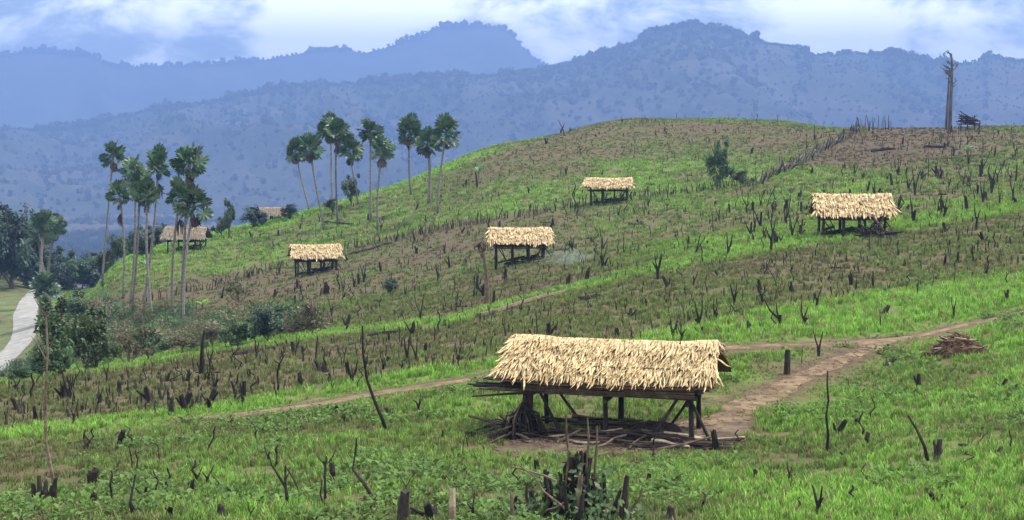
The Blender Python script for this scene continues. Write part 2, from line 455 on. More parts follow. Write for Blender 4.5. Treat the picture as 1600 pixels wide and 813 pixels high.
# ------------------------------------------------------------------ mountains
def b_forest(dark, mid, lite):
    def b(nt, out):
        t = N(nt, 'ShaderNodeTexCoord')
        n = N(nt, 'ShaderNodeTexNoise', Scale=0.004, Detail=6, Roughness=0.6); nt.links.new(t.outputs['Object'], n.inputs['Vector'])
        n2 = N(nt, 'ShaderNodeTexNoise', Scale=0.075, Detail=8, Roughness=0.8); nt.links.new(t.outputs['Object'], n2.inputs['Vector'])
        mm = N(nt, 'ShaderNodeMath', operation='ADD')
        ml = N(nt, 'ShaderNodeMath', operation='MULTIPLY'); ml.inputs[1].default_value = 0.9
        nt.links.new(n2.outputs['Fac'], ml.inputs[0]); nt.links.new(ml.outputs[0], mm.inputs[0])
        nt.links.new(n.outputs['Fac'], mm.inputs[1])
        r = ramp(nt, [(0.72, dark), (1.0, mid), (1.0, lite)]); nt.links.new(mm.outputs[0], r.inputs[0])
        p = N(nt, 'ShaderNodeBsdfPrincipled', Roughness=0.9); p.inputs['Specular IOR Level'].default_value = 0.1
        nt.links.new(r.outputs[0], p.inputs['Base Color'])
        bm = N(nt, 'ShaderNodeBump', Strength=0.8); bm.inputs['Distance'].default_value = 6.0
        nt.links.new(n2.outputs['Fac'], bm.inputs['Height']); nt.links.new(bm.outputs[0], p.inputs['Normal'])
        nt.links.new(p.outputs[0], out.inputs['Surface'])
    return b
M_forest = mat('mountain_forest', b_forest((0.014, 0.021, 0.016), (0.034, 0.043, 0.031), (0.05, 0.05, 0.04)))
def mountain(name, ridge, Yf, Yr, Yb, z0, seed, spur, nu=520, nv=120):
    u = np.linspace(-0.62, 0.62, nu)
    px = 800 + u * FPX * CP
    py = pchip([a for a, b in ridge], [b for a, b in ridge], px)
    zr = z_at(Yr, py)
    t = np.concatenate([np.linspace(0, 1, nv), 1 + np.linspace(0.08, 1, 14)])
    Y = np.where(t <= 1, Yf + (Yr - Yf) * np.minimum(t, 1), Yr + (Yb - Yr) * (t - 1))
    X = u[:, None] * Y[None, :]; YY2 = np.broadcast_to(Y[None, :], X.shape)
    tt = np.broadcast_to(t[None, :], X.shape)
    n = fbm(X / 800 + seed, YY2 / 1000 + seed * 2, 6)
    rdg = 1 - np.abs(2 * fbm(X / 420 + seed * 3 + YY2 / 1500, YY2 / 1300 + seed, 5) - 1)
    e = tt ** 1.5 * np.where(tt <= 1, 1, 0) + np.where(tt > 1, 1 - 0.9 * (tt - 1), 0)
    env = np.clip(4 * tt * (1 - tt), 0, 1) ** 0.8 * (tt < 1)
    Z = z0 + (zr[:, None] - z0) * e + env * spur * ((n - 0.5) * 1.3 + (rdg - 0.72) * 1.6)
    # never above the sight line of the ridge
    lim = CAM[2] + (zr[:, None] - CAM[2]) * YY2 / Yr - 2.0
    Z = np.where((tt < 1) & (tt > 0.4), np.minimum(Z, lim), Z)
    Z = Z + 9.0 * (fbm(X / 26, YY2 / 40, 3) - 0.4) * np.clip(tt * 5, 0, 1) * Yr / 3000
    V = np.stack([X, YY2, Z], -1)
    o = tag(link(name, grid_mesh(name, V.reshape(-1, 3), nu, len(t), M_forest)), kind='structure')
    return o, V, t
R1 = [(-900, 260), (-400, 235), (-200, 218), (0, 206), (100, 201), (200, 181), (330, 161), (420, 143), (500, 134), (600, 130), (690, 120), (780, 119), (860, 111), (930, 91), (985, 74), (1010, 58), (1080, 43), (1130, 52), (1190, 69), (1235, 77), (1260, 90), (1290, 89), (1315, 84), (1400, 87), (1460, 101), (1510, 99), (1540, 92), (1600, 100), (1800, 118), (2200, 150), (2600, 170)]
R2 = [(-900, 95), (-500, 70), (-200, 88), (0, 87), (80, 82), (150, 90), (185, 104), (240, 104), (320, 103), (430, 93), (520, 79), (565, 83), (640, 62), (705, 41), (760, 41), (800, 54), (825, 84), (860, 103), (930, 108), (1100, 120), (1400, 118), (1700, 100), (2600, 130)]
m1, V1, t1 = mountain('mountain_range', R1, 1900, 4200, 5600, -134, 2.0, 120)
m2, V2, t2 = mountain('mountain_range', R2, 5600, 7000, 8600, -190, 9.0, 110, 420, 70)

# ------------------------------------------------------------------ haze: the air over the valley, one closed box
def b_haze(nt, out):
    v = N(nt, 'ShaderNodeVolumePrincipled')
    v.inputs['Color'].default_value = (0.150, 0.245, 0.49, 1)
    v.inputs['Density'].default_value = 0.00027
    v.inputs['Anisotropy'].default_value = 0.0
    nt.links.new(v.outputs[0], out.inputs['Volume'])
M_haze = mat('haze', b_haze)
hb = MB()
x0, x1, y0, y1, zz0, zz1 = -12400, 12400, -600, 9450, -215, 520
hb.add([(x0, y0, zz0), (x1, y0, zz0), (x1, y1, zz0), (x0, y1, zz0), (x0, y0, zz1), (x1, y0, zz1), (x1, y1, zz1), (x0, y1, zz1)],
       [(0, 3, 2, 1), (4, 5, 6, 7), (0, 1, 5, 4), (1, 2, 6, 5), (2, 3, 7, 6), (3, 0, 4, 7)])
tag(link('haze', hb.mesh('haze', M_haze)), 'pale blue haze filling the air over the valley', 'haze', kind='stuff')

# ------------------------------------------------------------------ scattered growth (geometry nodes on a point mesh)
def scatter(name, pts, rot, scl, tint, protos, label, cat):
    pc = bpy.data.collections.new(name + '_sources')             # not linked to the scene
    for me in protos:
        pc.objects.link(bpy.data.objects.new(name + '_source', me))
    me = bpy.data.meshes.new(name)
    n = len(pts)
    me.vertices.add(n); me.vertices.foreach_set('co', np.ascontiguousarray(pts, np.float32).ravel())
    for an, typ, key, arr in (('rot', 'FLOAT_VECTOR', 'vector', rot), ('scl', 'FLOAT_VECTOR', 'vector', scl)):
        a = me.attributes.new(an, typ, 'POINT'); a.data.foreach_set(key, np.ascontiguousarray(arr, np.float32).ravel())
    a = me.attributes.new('tint', 'FLOAT_COLOR', 'POINT')
    a.data.foreach_set('color', np.concatenate([tint, np.ones((n, 1))], 1).astype(np.float32).ravel())
    a = me.attributes.new('pick', 'INT', 'POINT'); a.data.foreach_set('value', rng.integers(0, len(protos), n).astype(np.int32))
    me.update()
    ob = link(name, me)
    gt = bpy.data.node_groups.new(name, 'GeometryNodeTree')
    gt.interface.new_socket('Geometry', in_out='INPUT', socket_type='NodeSocketGeometry')
    gt.interface.new_socket('Geometry', in_out='OUTPUT', socket_type='NodeSocketGeometry')
    gi = gt.nodes.new('NodeGroupInput'); go = gt.nodes.new('NodeGroupOutput')
    ip = gt.nodes.new('GeometryNodeInstanceOnPoints'); ci = gt.nodes.new('GeometryNodeCollectionInfo')
    ci.inputs['Collection'].default_value = pc; ci.inputs['Separate Children'].default_value = True; ci.inputs['Reset Children'].default_value = True
    def at(nm, ty):
        q = gt.nodes.new('GeometryNodeInputNamedAttribute'); q.data_type = ty; q.inputs['Name'].default_value = nm; return q.outputs[0]
    L = gt.links.new
    L(gi.outputs[0], ip.inputs['Points']); L(ci.outputs[0], ip.inputs['Instance']); ip.inputs['Pick Instance'].default_value = True
    L(at('pick', 'INT'), ip.inputs['Instance Index']); L(at('rot', 'FLOAT_VECTOR'), ip.inputs['Rotation']); L(at('scl', 'FLOAT_VECTOR'), ip.inputs['Scale'])
    L(ip.outputs[0], go.inputs[0])
    md = ob.modifiers.new('scatter', 'NODES'); md.node_group = gt
    return tag(ob, label, cat, kind='stuff')

M_blade = leafy('rice_blade', (0.1, 0.2, 0.03), attr='tint', trans=0.3, rough=0.75)
def blade_tuft(nb, spread, h, w, rnd):
    m = MB()
    for k in range(nb):
        a = rnd.uniform(0, 6.28); r = rnd.uniform(0, spread); x, y = r * math.cos(a), r * math.sin(a)
        b = rnd.uniform(0, 6.28); dx, dy = math.cos(b), math.sin(b); l = h * rnd.uniform(0.6, 1.15); o = l * rnd.uniform(0.1, 0.55); ww = w * rnd.uniform(0.7, 1.2)
        px_, py_ = -dy * ww, dx * ww
        m.add([(x - px_, y - py_, -0.02), (x + px_, y + py_, -0.02), (x + dx * o * .35 + px_ * .8, y + dy * o * .35 + py_ * .8, l * .6), (x + dx * o * .35 - px_ * .8, y + dy * o * .35 - py_ * .8, l * .6), (x + dx * o, y + dy * o, l)],
              [(0, 1, 2, 3), (3, 2, 4)])
    return m.mesh('rice_tuft', M_blade)
rn = random.Random(3)
tufts_near = [blade_tuft(10, 0.09, 0.155, 0.011, rn) for _ in range(6)]
tufts_mid = [blade_tuft(12, 0.16, 0.24, 0.016, rn) for _ in range(5)]
tufts_far = [blade_tuft(12, 0.32, 0.26, 0.034, rn) for _ in range(5)]
def sector(n, ya, yb, umax=0.345):
    y = np.sqrt(rng.uniform(ya * ya, yb * yb, n)); u = rng.uniform(-umax, umax, n)
    return u * y, y
def grow(name, n, ya, yb, protos, label, hs, umax=0.43):
    n = int(n * umax / .345)
    x, y = sector(n, ya, yb, umax); z = height(x, y)
    g = greenness(x, y, z)
    px, py = to_px(x, y, z)
    keep = rng.random(n) < np.clip(0.30 + 0.95 * g, 0, 1)
    clump = fbm(x / 0.9, y / 0.9, 2); keep &= rng.random(n) < np.clip(0.2 + (clump - 0.32) * 3.4, 0.12, 1)
    pd = path_dist(x, y); keep &= pd > np.where(y < 45, rng.uniform(-0.3, 0.2, n), rng.uniform(-0.02, 0.35, n))
    keep &= ~((px < 85) & (y > 170) & (py > 440))
    x, y, z, g = x[keep], y[keep], z[keep], g[keep]
    m = len(x)
    gj = np.clip(g + rng.normal(0, 0.13, m), 0, 1)
    c = crop_colour(gj) * rng.uniform(0.5, 1.5, m)[:, None] * burnt(x, y, z)
    dry = rng.random(m) < .07; c[dry] = np.array([0.20, 0.165, 0.08]) * rng.uniform(.6, 1.2, dry.sum())[:, None]
    s = hs * rng.uniform(0.6, 1.25, m) * (0.62 + 0.5 * g) * np.where(y > 42, np.clip(pd[keep] / 1.6, .35, 1), 1)
    rot = np.stack([rng.normal(0, .12, m), rng.normal(0, .12, m), rng.uniform(0, 6.28, m)], 1)
    return scatter(name, np.stack([x, y, z], 1), rot, np.stack([s, s, s * rng.uniform(.8, 1.2, m)], 1), c, protos, label, 'rice')
grow('rice_crop', 66000, 20, 52, tufts_near, 'young green rice growing thick in the field around the large thatched hut', 1.0, .54)
grow('rice_crop', 105000, 52, 120, tufts_mid, 'patchy young rice on the stump-dotted slope behind the footpath', 1.0)
grow('rice_crop', 130000, 120, 310, tufts_far, 'short rice and dry stubble on the hill behind the small huts', 1.0)

# broad-leaved weeds low among the rice
def weed(rnd):
    m = MB()
    for k in range(16):
        a = rnd.uniform(0, 6.28); e = rnd.uniform(0.1, 1.1); l = rnd.uniform(.06, .14); w = l * .32
        d = Vector((math.cos(a) * math.cos(e), math.sin(a) * math.cos(e), math.sin(e))); s = Vector((-math.sin(a), math.cos(a), 0))
        b = d * rnd.uniform(.03, .16); 
        m.add([b, b + d * l * .5 + s * w, b + d * l + Vector((0, 0, -.03)), b + d * l * .5 - s * w], [(0, 1, 2, 3)])
    return m.mesh('weed', M_blade)
weeds = [weed(rn) for _ in range(5)]
x, y = sector(38000, 20, 75, .5); z = height(x, y)
cl = fbm(x / 2.6 + 77, y / 2.6 + 5, 3); px, py = to_px(x, y, z)
keep = (cl > 0.605) & (path_dist(x, y) > 0.1) & (py > L1(px) - 4)
x, y, z = x[keep], y[keep], z[keep]; m = len(x)
c = np.array([0.078, 0.140, 0.030]) * rng.uniform(.5, 1.3, m)[:, None] * np.array([1, 1, 1])
s = rng.uniform(.6, 1.5, m)
scatter('broadleaf_weeds', np.stack([x, y, z], 1), np.stack([rng.normal(0, .1, m), rng.normal(0, .1, m), rng.uniform(0, 6.28, m)], 1), np.stack([s, s, s], 1), c, weeds, 'low blue-green broadleaf weeds spreading between the rice plants', 'weeds')

# far-off wood on the mountain ridges
def crown_blob(rnd):
    m = MB()
    for k in range(46):
        d = Vector((rnd.gauss(0, 1), rnd.gauss(0, 1), rnd.gauss(0, 1))).normalized() * rnd.uniform(.5, 1.0)
        d.z = d.z * .8 + .7
        s = rnd.uniform(.22, .45)
        a = Vector((rnd.gauss(0, 1), rnd.gauss(0, 1), rnd.gauss(0, 1))).normalized() * s; b = a.orthogonal().normalized() * s
        m.add([d - a, d + b, d + a, d - b], [(0, 1, 2, 3)])
    m.tube([(0, 0, -.8), (0, 0, .6)], [.07, .05], 4)
    return m.mesh('forest_crown', M_blade)
blobs = [crown_blob(rn) for _ in range(5)]
def wood(name, V, t, n, smin, smax, label, frac):
    nv = int(np.argmax(t >= 1.0)) + 1
    i = rng.integers(0, V.shape[0], n); j = np.where(rng.random(n) < frac, nv - 1 - rng.integers(0, 2, n), (nv * np.sqrt(rng.uniform(.004, 1, n))).astype(int).clip(3, nv - 1))
    p = V[i, np.clip(j, 0, V.shape[1] - 1)].copy()
    p[:, 0] += rng.normal(0, 4, n)
    s = rng.uniform(smin, smax, n) * np.where(rng.random(n) < .08, 1.5, 1) * np.where(fbm(i / 9.0, i * 0 + 3.0, 2) > .5, 1.2, .6)
    s = s * np.clip(p[:, 1] / V[0, nv - 1, 1], .25, 1)
    c = np.array([0.046, 0.058, 0.040]) * rng.uniform(.7, 1.4, n)[:, None]
    scatter(name, p, np.stack([0 * s, 0 * s, rng.uniform(0, 6, n)], 1), np.stack([s, s, s * rng.uniform(.8, 1.5, n)], 1), c, blobs, label, 'forest')
wood('far_forest', V1, t1, 16000, 3.0, 7.0, 'hazy blue forest covering the nearer mountain range', 0.3)
wood('far_forest', V2, t2, 3200, 4, 9, 'pale blue forest on the farthest mountain ridge', 1.0)
#==PART2==

# ------------------------------------------------------------------ wood materials
M_char = simple('charred_wood', [(0.3, (0.008, 0.007, 0.006)), (0.55, (0.018, 0.014, 0.012)), (0.85, (0.065, 0.050, 0.038))], 5.0, 0.9, 0.5, per_object=0.45, stretch=(1, 1, .35))
M_pole = simple('weathered_pole', [(0.25, (0.03, 0.022, 0.016)), (0.55, (0.085, 0.062, 0.042)), (0.85, (0.20, 0.155, 0.11))], 5.0, 0.85, 0.4, per_object=0.4)
M_pale = simple('bleached_stick', [(0.3, (0.16, 0.12, 0.08)), (0.7, (0.38, 0.31, 0.22))], 5.0, 0.8, 0.3, per_object=0.3)
M_trunk = simple('palm_trunk', [(0.3, (0.055, 0.050, 0.044)), (0.7, (0.19, 0.176, 0.155))], 3.0, 0.9, 0.4, per_object=0.3, stretch=(1, 1, 3))
M_grey = simple('grey_dead_wood', [(0.3, (0.022, 0.020, 0.018)), (0.7, (0.10, 0.092, 0.082))], 2.0, 0.9, 0.3, stretch=(1, 1, .3))
M_straw = simple('thatch', [(0.2, (0.12, 0.068, 0.028)), (0.46, (0.40, 0.285, 0.135)), (0.75, (0.70, 0.585, 0.37))], 9.0, 0.75, 0.2, per_object=0.3)
M_straw_far = simple('weathered_thatch', [(0.25, (0.075, 0.045, 0.024)), (0.5, (0.34, 0.25, 0.13)), (0.75, (0.58, 0.485, 0.31))], 4.0, 0.8, 0.2, detail=8)
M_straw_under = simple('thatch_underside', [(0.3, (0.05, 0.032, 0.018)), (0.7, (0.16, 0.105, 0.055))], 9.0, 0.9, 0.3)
M_oldstraw = simple('old_thatch', [(0.2, (0.06, 0.05, 0.036)), (0.5, (0.17, 0.14, 0.10)), (0.8, (0.31, 0.265, 0.19))], 5.0, 0.85, 0.2)
M_deadleaf = simple('dead_leaf', [(0.25, (0.035, 0.026, 0.018)), (0.6, (0.092, 0.070, 0.045)), (0.85, (0.22, 0.17, 0.11))], 4.0, 0.8, 0.1, per_object=0.35)
M_russet = simple('russet_litter', [(0.25, (0.035, 0.020, 0.013)), (0.6, (0.11, 0.066, 0.040)), (0.85, (0.25, 0.175, 0.11))], 4.0, 0.85, 0.1, per_object=0.45)
M_palmleaf = leafy('palm_leaf', (0.034, 0.068, 0.028), 0.5, 0.2, rough=0.4)
M_leaf = leafy('tree_leaf', (0.048, 0.085, 0.032), 0.5, 0.28)
M_leaf_dark = leafy('dark_tree_leaf', (0.024, 0.048, 0.028), 0.5, 0.2)
M_leaf_dry = leafy('dry_bush_leaf', (0.105, 0.095, 0.048), 0.5, 0.25)
M_banana = leafy('banana_leaf', (0.07, 0.17, 0.055), 0.3, 0.35, rough=0.35)
M_lime = leafy('lime_leaf', (0.17, 0.32, 0.03), 0.3, 0.35)
M_ash = simple('ash_heap', [(0.3, (0.006, 0.005, 0.005)), (0.7, (0.03, 0.026, 0.024))], 4.0, 0.95, 0.6)

# ------------------------------------------------------------------ huts of poles and thatch
def leaf_strip(rnd, l, w):
    """one dry folded palm leaflet, hanging along -x with its tip curling up (+z)"""
    m = MB()
    c = rnd.uniform(.0, .10) * l; tw = rnd.uniform(-.5, .5)
    xs = [0, .35, .7, 1.0]; ws = [.7, 1.0, .8, .08]
    rows = []
    for t, k in zip(xs, ws):
        z = c * t * t + .012 * math.sin(t * 7); a = tw * t
        rows.append([(t * l, -w * k * math.cos(a) / 2, z - w * k * math.sin(a) / 2), (t * l, 0, z + w * .22 * k), (t * l, w * k * math.cos(a) / 2, z + w * k * math.sin(a) / 2)])
    v = [p for r in rows for p in r]
    f = []
    for i in range(3):
        for j in range(2): f.append((i * 3 + j, i * 3 + j + 1, i * 3 + j + 4, i * 3 + j + 3))
    m.add(v, f)
    return m
rl = random.Random(11)
LEAF_MB = [leaf_strip(rl, rl.uniform(.34, .54), rl.uniform(.020, .040)) for _ in range(10)]
LEAF_ME = [m.mesh('thatch_leaf', M_straw) for m in LEAF_MB]

def hut(name, label, px, py, yaw, L=5.0, depth=1.4, rise=.9, eave=1.25, near=False, nposts=3, seed=1, straw=None, group=None, braces=True, platform=True, dmin=8, leafscale=1.0):
    rnd = random.Random(seed)
    base = hit(px, py, dmin)
    o = link(name, None, loc=base, rot=(0, 0, yaw)); o.empty_display_size = .3
    tag(o, label, 'hut', group)
    cyw, syw = math.cos(yaw), math.sin(yaw)
    gz = lambda x, y: hz(base.x + x * cyw - y * syw, base.y + x * syw + y * cyw) - base.z
    straw = straw or (M_straw if near else M_straw_far)
    ridge = eave + rise
    # roof sheet under the thatch
    m = MB(); nx = 14; hl = L / 2
    def sheet(off):
        rows = []
        for s in (-1, -.5, 0, .5, 1):
            rows.append([((i / nx * 2 - 1) * hl * (.95 + .06 * abs(s)), s * depth, ridge - abs(s) * rise + off - .07 * math.sin(i / nx * 3.1) + .01 * math.sin(i * 1.7 + seed) - .035 + (-.05 if s == 0 else 0)) for i in range(nx + 1)])
        return rows
    for off in (0, -.07):
        rows = sheet(off); b = [p for r in rows for p in r]; w = nx + 1
        m.add(b, [(i * w + j, i * w + j + 1, (i + 1) * w + j + 1, (i + 1) * w + j) for i in range(4) for j in range(nx)])
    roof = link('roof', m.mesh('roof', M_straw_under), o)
    # thatch courses
    sl = math.hypot(depth, rise); ang = math.atan2(rise, depth)
    rest = MB(); cand = []
    rowsN = 7 if near else 6
    for side in (-1, 1):
        for r in range(rowsN):
            t0 = sl * (1 - (r + .15) / rowsN) - .30               # distance from ridge where the leaf starts
            nleaf = int(L / (0.020 if near else .05 * leafscale))
            if near and side == 1: nleaf = nleaf // 2
            for k in range(nleaf):
                x = (-hl + L * (k + rnd.random()) / nleaf) * (.95 + .06 * max(0, t0) / sl)
                e = (x / hl); fan = (max(0, abs(e) - .86) / .14) ** 1.5 * math.copysign(1, e) * rnd.uniform(.1, .8)
                tt = max(-.05, t0 + rnd.uniform(-.09, .09))
                yaw_l = fan + rnd.gauss(0, .16)
                dn = Vector((math.sin(yaw_l), side * math.cos(yaw_l) * math.cos(ang), -math.cos(yaw_l) * math.sin(ang)))
                nr = Vector((0, side * math.sin(ang), math.cos(ang)))
                dn = (dn + nr * rnd.uniform(-.05, .20) + Vector((0, 0, -.15 if r == 0 else 0))).normalized()
                yv = nr.cross(dn).normalized(); zv = dn.cross(yv)
                p = Vector((x, side * tt * math.cos(ang), ridge - tt * math.sin(ang) - .07 * math.cos(x / hl * 1.5) + .01 * math.sin((x / L + .5) * 14 * 1.7 + seed))) + nr * (.02 + .012 * r + .05 * vnoise(x * 2.3 + seed, tt * 3 + side).item())
                sc = rnd.uniform(.7, 1.25) * (1 if near else 1.25) * (1.25 if rnd.random() < .08 else 1)
                M = Matrix((( *(dn * sc),), (*(yv * sc * (1 if near else 1.9 * leafscale)),), (*(zv * sc),))).transposed().to_4x4(); M.translation = p
                cand.append((side, M))
    for k in range(int(L / (.03 if near else .06))):                # ridge cap, laid over the top
        x = -hl + L * rnd.random(); side = rnd.choice((-1, 1))
        dn = Vector((rnd.uniform(-.5, .5), side, -.35 + rnd.uniform(-.2, .15))).normalized(); yv = Vector((0, 0, 1)).cross(dn).normalized(); zv = dn.cross(yv)
        M = Matrix(((*dn,), (*(yv * (1 if near else 1.8)),), (*zv,))).transposed().to_4x4(); M.translation = Vector((x, -side * .1, ridge + .05))
        cand.append((-1, M))
    single = set()
    if near:
        fr = [i for i, c in enumerate(cand) if c[0] == -1]; single = set(rnd.sample(fr, min(296, len(fr))))
    for i, (sd, M) in enumerate(cand):
        if i in single:
            c = link('thatch_leaf', rnd.choice(LEAF_ME), roof); c.matrix_local = M
        else:
            q = rnd.choice(LEAF_MB); rest.add([M @ Vector(v) for v in q.v], q.f)
    th = link('thatch_courses', rest.mesh('thatch_courses', straw), roof); th['kind'] = 'stuff'
    # posts
    py_ = depth * .68
    xs = [-hl * .74 + i * (hl * 1.48) / (nposts - 1) for i in range(nposts)]
    for s in (-1, 1):
        for i, x in enumerate(xs):
            xx = x + rnd.uniform(-.06, .06); top = eave + rise * .32
            r = rnd.uniform(.055, .08) * (1 if near else 1.5) * (2.0 if near and s == -1 and i == 0 else 1)
            pts = wob((xx + rnd.uniform(-.08, .08), s * py_, gz(xx, s * py_) - .12), (xx, s * py_, top), 4, .02, rnd)
            link('post', MB().tube(pts, [r * 1.15, r, r * .95, r * .85], 7, rnd=rnd).mesh('post', M_char), o)
    for s in (-1, 1):                                              # eave plates and ridge pole
        link('eave_beam', MB().tube(wob((-hl * .95, s * py_, eave + rise * .30), (hl * .95, s * py_, eave + rise * .30), 5, .02, rnd), [.05] * 5, 6, rnd=rnd).mesh('eave_beam', M_pole), o)
    link('ridge_pole', MB().tube(wob((-hl * .97, 0, ridge - .12), (hl * .97, 0, ridge - .12), 5, .02, rnd), [.05] * 5, 6, rnd=rnd).mesh('ridge_pole', M_pole), o)
    for x in xs:
        link('king_post', MB().tube([(x, 0, .9 if platform else gz(x, 0)), (x, 0, ridge - .1)], [.045, .04], 6, rnd=rnd).mesh('king_post', M_pole), o)
    if platform:
        z = eave * (.70 if near else .74)
        for x in xs:
            link('floor_joist', MB().tube(wob((x, -py_ - .25, z - .09), (x, py_ + .25, z - .09), 3, .01, rnd), [.05] * 3, 6, rnd=rnd).mesh('floor_joist', M_char), o)
        nf = 15 if near else 7
        for k in range(nf):
            y = -py_ + 2 * py_ * k / (nf - 1) + rnd.uniform(-.03, .03); r = (.045 if near else .08) * rnd.uniform(.7, 1.2)
            xa = -hl * .80 - (rnd.uniform(.2, 1.1) if near and k < 9 else rnd.uniform(0, .15)); xb = hl * .8 + rnd.uniform(0, .15)
            if near and k in (0, 2, 5): xa -= .45
            zz_ = z + rnd.uniform(0, .06)
            link('floor_pole', MB().tube(wob((xa, y, zz_ + (.05 if xa < -hl else 0)), (xb, y, zz_), 5, .015, rnd), [r * .7, r, r, r, r * .8], 6, rnd=rnd).mesh('floor_pole', M_pole if rnd.random() < .35 else M_char), o)
    if not near and platform:
        for k in range(16):
            x = rnd.uniform(-.7, .6) * hl; y = rnd.uniform(-.8, .8) * py_; a = rnd.gauss(0, .5); l = rnd.uniform(.5, 1.3); zz_ = gz(x, y) + rnd.uniform(.05, .4); r = rnd.uniform(.05, .1)
            link('stored_wood', MB().tube(wob((x - l / 2 * math.cos(a), y, zz_), (x + l / 2 * math.cos(a), y + l / 2 * math.sin(a), zz_ + rnd.uniform(-.1, .3)), 3, .04, rnd), [r, r, r * .7], 5, rnd=rnd).mesh('stored_wood', M_char), o)
    if near:
        for k, (z1_, x1_, y1_) in enumerate(((1.38, -3.05, -.8), (1.22, -3.42, -1.05), (1.30, -3.15, -.6), (1.12, -3.0, -.9), (.94, -3.28, -1.15), (1.18, -2.75, -.3), (1.06, -2.85, -.7))):
            link('projecting_pole', MB().tube(wob((x1_, y1_, z1_), (rnd.uniform(-1.2, 1.4), y1_ * .8, z + .06 + .03 * k), 5, .02, rnd), [.022, .03, .034, .036, .036], 6, rnd=rnd).mesh('projecting_pole', M_char if k % 3 else M_pole), o)
        for k in range(6):
            link('side_pole', MB().tube(wob((-hl * .78, -py_ - .08 - .02 * k, z + .04 + .055 * k), (hl * .8, -py_ - .08 - .02 * k, z + .02 + .05 * k + rnd.uniform(-.03, .03)), 5, .015, rnd), [.028, .032, .034, .032, .028], 6, rnd=rnd).mesh('side_pole', rnd.choice([M_char, M_char, M_pole])), o)
    if braces:
        for s, xa, xb in ((-1, xs[0] + .35, xs[0] + .95), (-1, xs[-1] - .25, xs[-1] - .95), (-1, xs[-1] + .05, xs[-1] + .62), (1, xs[0] + .1, xs[0] + 1.0), (1, xs[-1] - .1, xs[-1] - .8)):
            y = s * (py_ + .06)
            link('brace', MB().tube(wob((xa, y, eave * .72), (xb, y - .05, gz(xb, y) - .05), 3, .02, rnd), [.035, .04, .04], 6, rnd=rnd).mesh('brace', M_char), o)
    return o, base

GH = 'thatched field huts on the slopes'
near_hut, NB = hut('thatched_hut', 'large straw-thatched hut on charred posts beside the bare dirt path', 960, 677, R(-15), L=5.3, depth=1.42, rise=.74, eave=1.50, near=True, nposts=3, seed=5, group=GH)
hut('thatched_hut', 'thatched hut on dark poles above the bright green bank, brush piled at one end', 1331, 366, R(-4), L=5.2, depth=1.6, rise=1.25, eave=1.35, nposts=4, seed=6, group=GH)
hut('thatched_hut', 'thatched hut with a dead palm in front and thin smoke beside it', 813, 413, R(2), L=4.9, depth=1.5, rise=1.0, eave=1.75, nposts=4, seed=7, group=GH)
hut('thatched_hut', 'thatched open hut on tall poles below the brown hilltop, dead trunk at its end', 951, 318, R(-4), L=5.1, depth=1.6, rise=.85, eave=1.75, nposts=4, seed=8, group=GH)
hut('thatched_hut', 'small thatched hut with a dark open gable, alone on the lower slope', 493, 428, R(14), L=4.9, depth=1.6, rise=1.1, eave=1.7, nposts=4, seed=9, group=GH)
hut('thatched_hut', 'old grey-thatched hut half hidden behind the tall palms', 292, 391, R(-6), L=5.3, depth=1.7, rise=1.25, eave=1.5, nposts=4, seed=10, straw=M_oldstraw, group=GH)
hut('thatched_hut', 'pale grey thatch roof showing behind the ridge of the hill', 424, 344, R(5), L=4.4, depth=1.7, rise=.9, eave=.8, nposts=3, seed=12, straw=M_oldstraw, group=GH, braces=False, platform=False)

# ------------------------------------------------------------------ things lying about the large hut
def hl(x, y):  # local hut coordinates to world ground
    a = R(-15); X = NB.x + x * math.cos(a) - y * math.sin(a); Y = NB.y + x * math.sin(a) + y * math.cos(a)
    return Vector((X, Y, hz(X, Y)))
def pile(name, label, cat, centre, yaw, n, la, lb, ra, rb, wx, wy, hgt, mats, seed, spread=.5, up=.12):
    rnd = random.Random(seed)
    o = link(name, None, loc=centre, rot=(0, 0, yaw)); tag(o, label, cat); o.empty_display_size = .2
    for k in range(n):
        x, y = rnd.uniform(-wx, wx), rnd.uniform(-wy, wy)
        zc = hgt * max(0, 1 - (x / wx) ** 2 * .9) * max(0.05, 1 - (y / wy) ** 2 * .9) * rnd.uniform(.2, 1) + .05
        a = rnd.gauss(0, spread); l = rnd.uniform(la, lb); r = rnd.uniform(ra, rb); e = rnd.gauss(0, up)
        d = Vector((math.cos(a) * math.cos(e), math.sin(a) * math.cos(e), math.sin(e))) * l / 2
        c = Vector((x, y, zc + abs(d.z) * .6))
        link('stick', MB().tube(wob(c - d, c + d, 4, r * .9, rnd), [r, r * rnd.uniform(.8, 1.1), r * .9, r * .7], 5, rnd=rnd).mesh('stick', rnd.choice(mats)), o)
    return o
pile('firewood_pile', 'low stack of charred firewood on bare soil under the large hut', 'firewood', hl(.9, -1.15), R(-15), 64, .6, 1.9, .018, .042, 1.8, .65, .22, [M_char, M_char, M_pole, M_pale], 21, .25, .06)
pile('branch_pile', 'tangle of grey branches heaped beside the thick charred hut post', 'branches', hl(-2.3, -1.1), R(-15), 44, .5, 1.3, .015, .04, .85, .6, .28, [M_char, M_pole, M_char], 22, .8, .2)
pile('pole_stack', 'poles stacked flat behind the hut posts, deep in the roof shade', 'poles', hl(-.4, .75), R(-15), 22, 1.0, 2.0, .02, .04, .9, .3, .16, [M_char, M_char, M_pole], 23, .12, .04)
_e = hit(1381, 372)
pile('branch_pile', 'dark branches heaped against the end of a hut above the bank', 'branches', _e + Vector((-.3, .4, 0)), R(-20), 40, .6, 1.6, .03, .07, 1.0, .7, .75, [M_char, M_char, M_pole], 24, .8, .5)
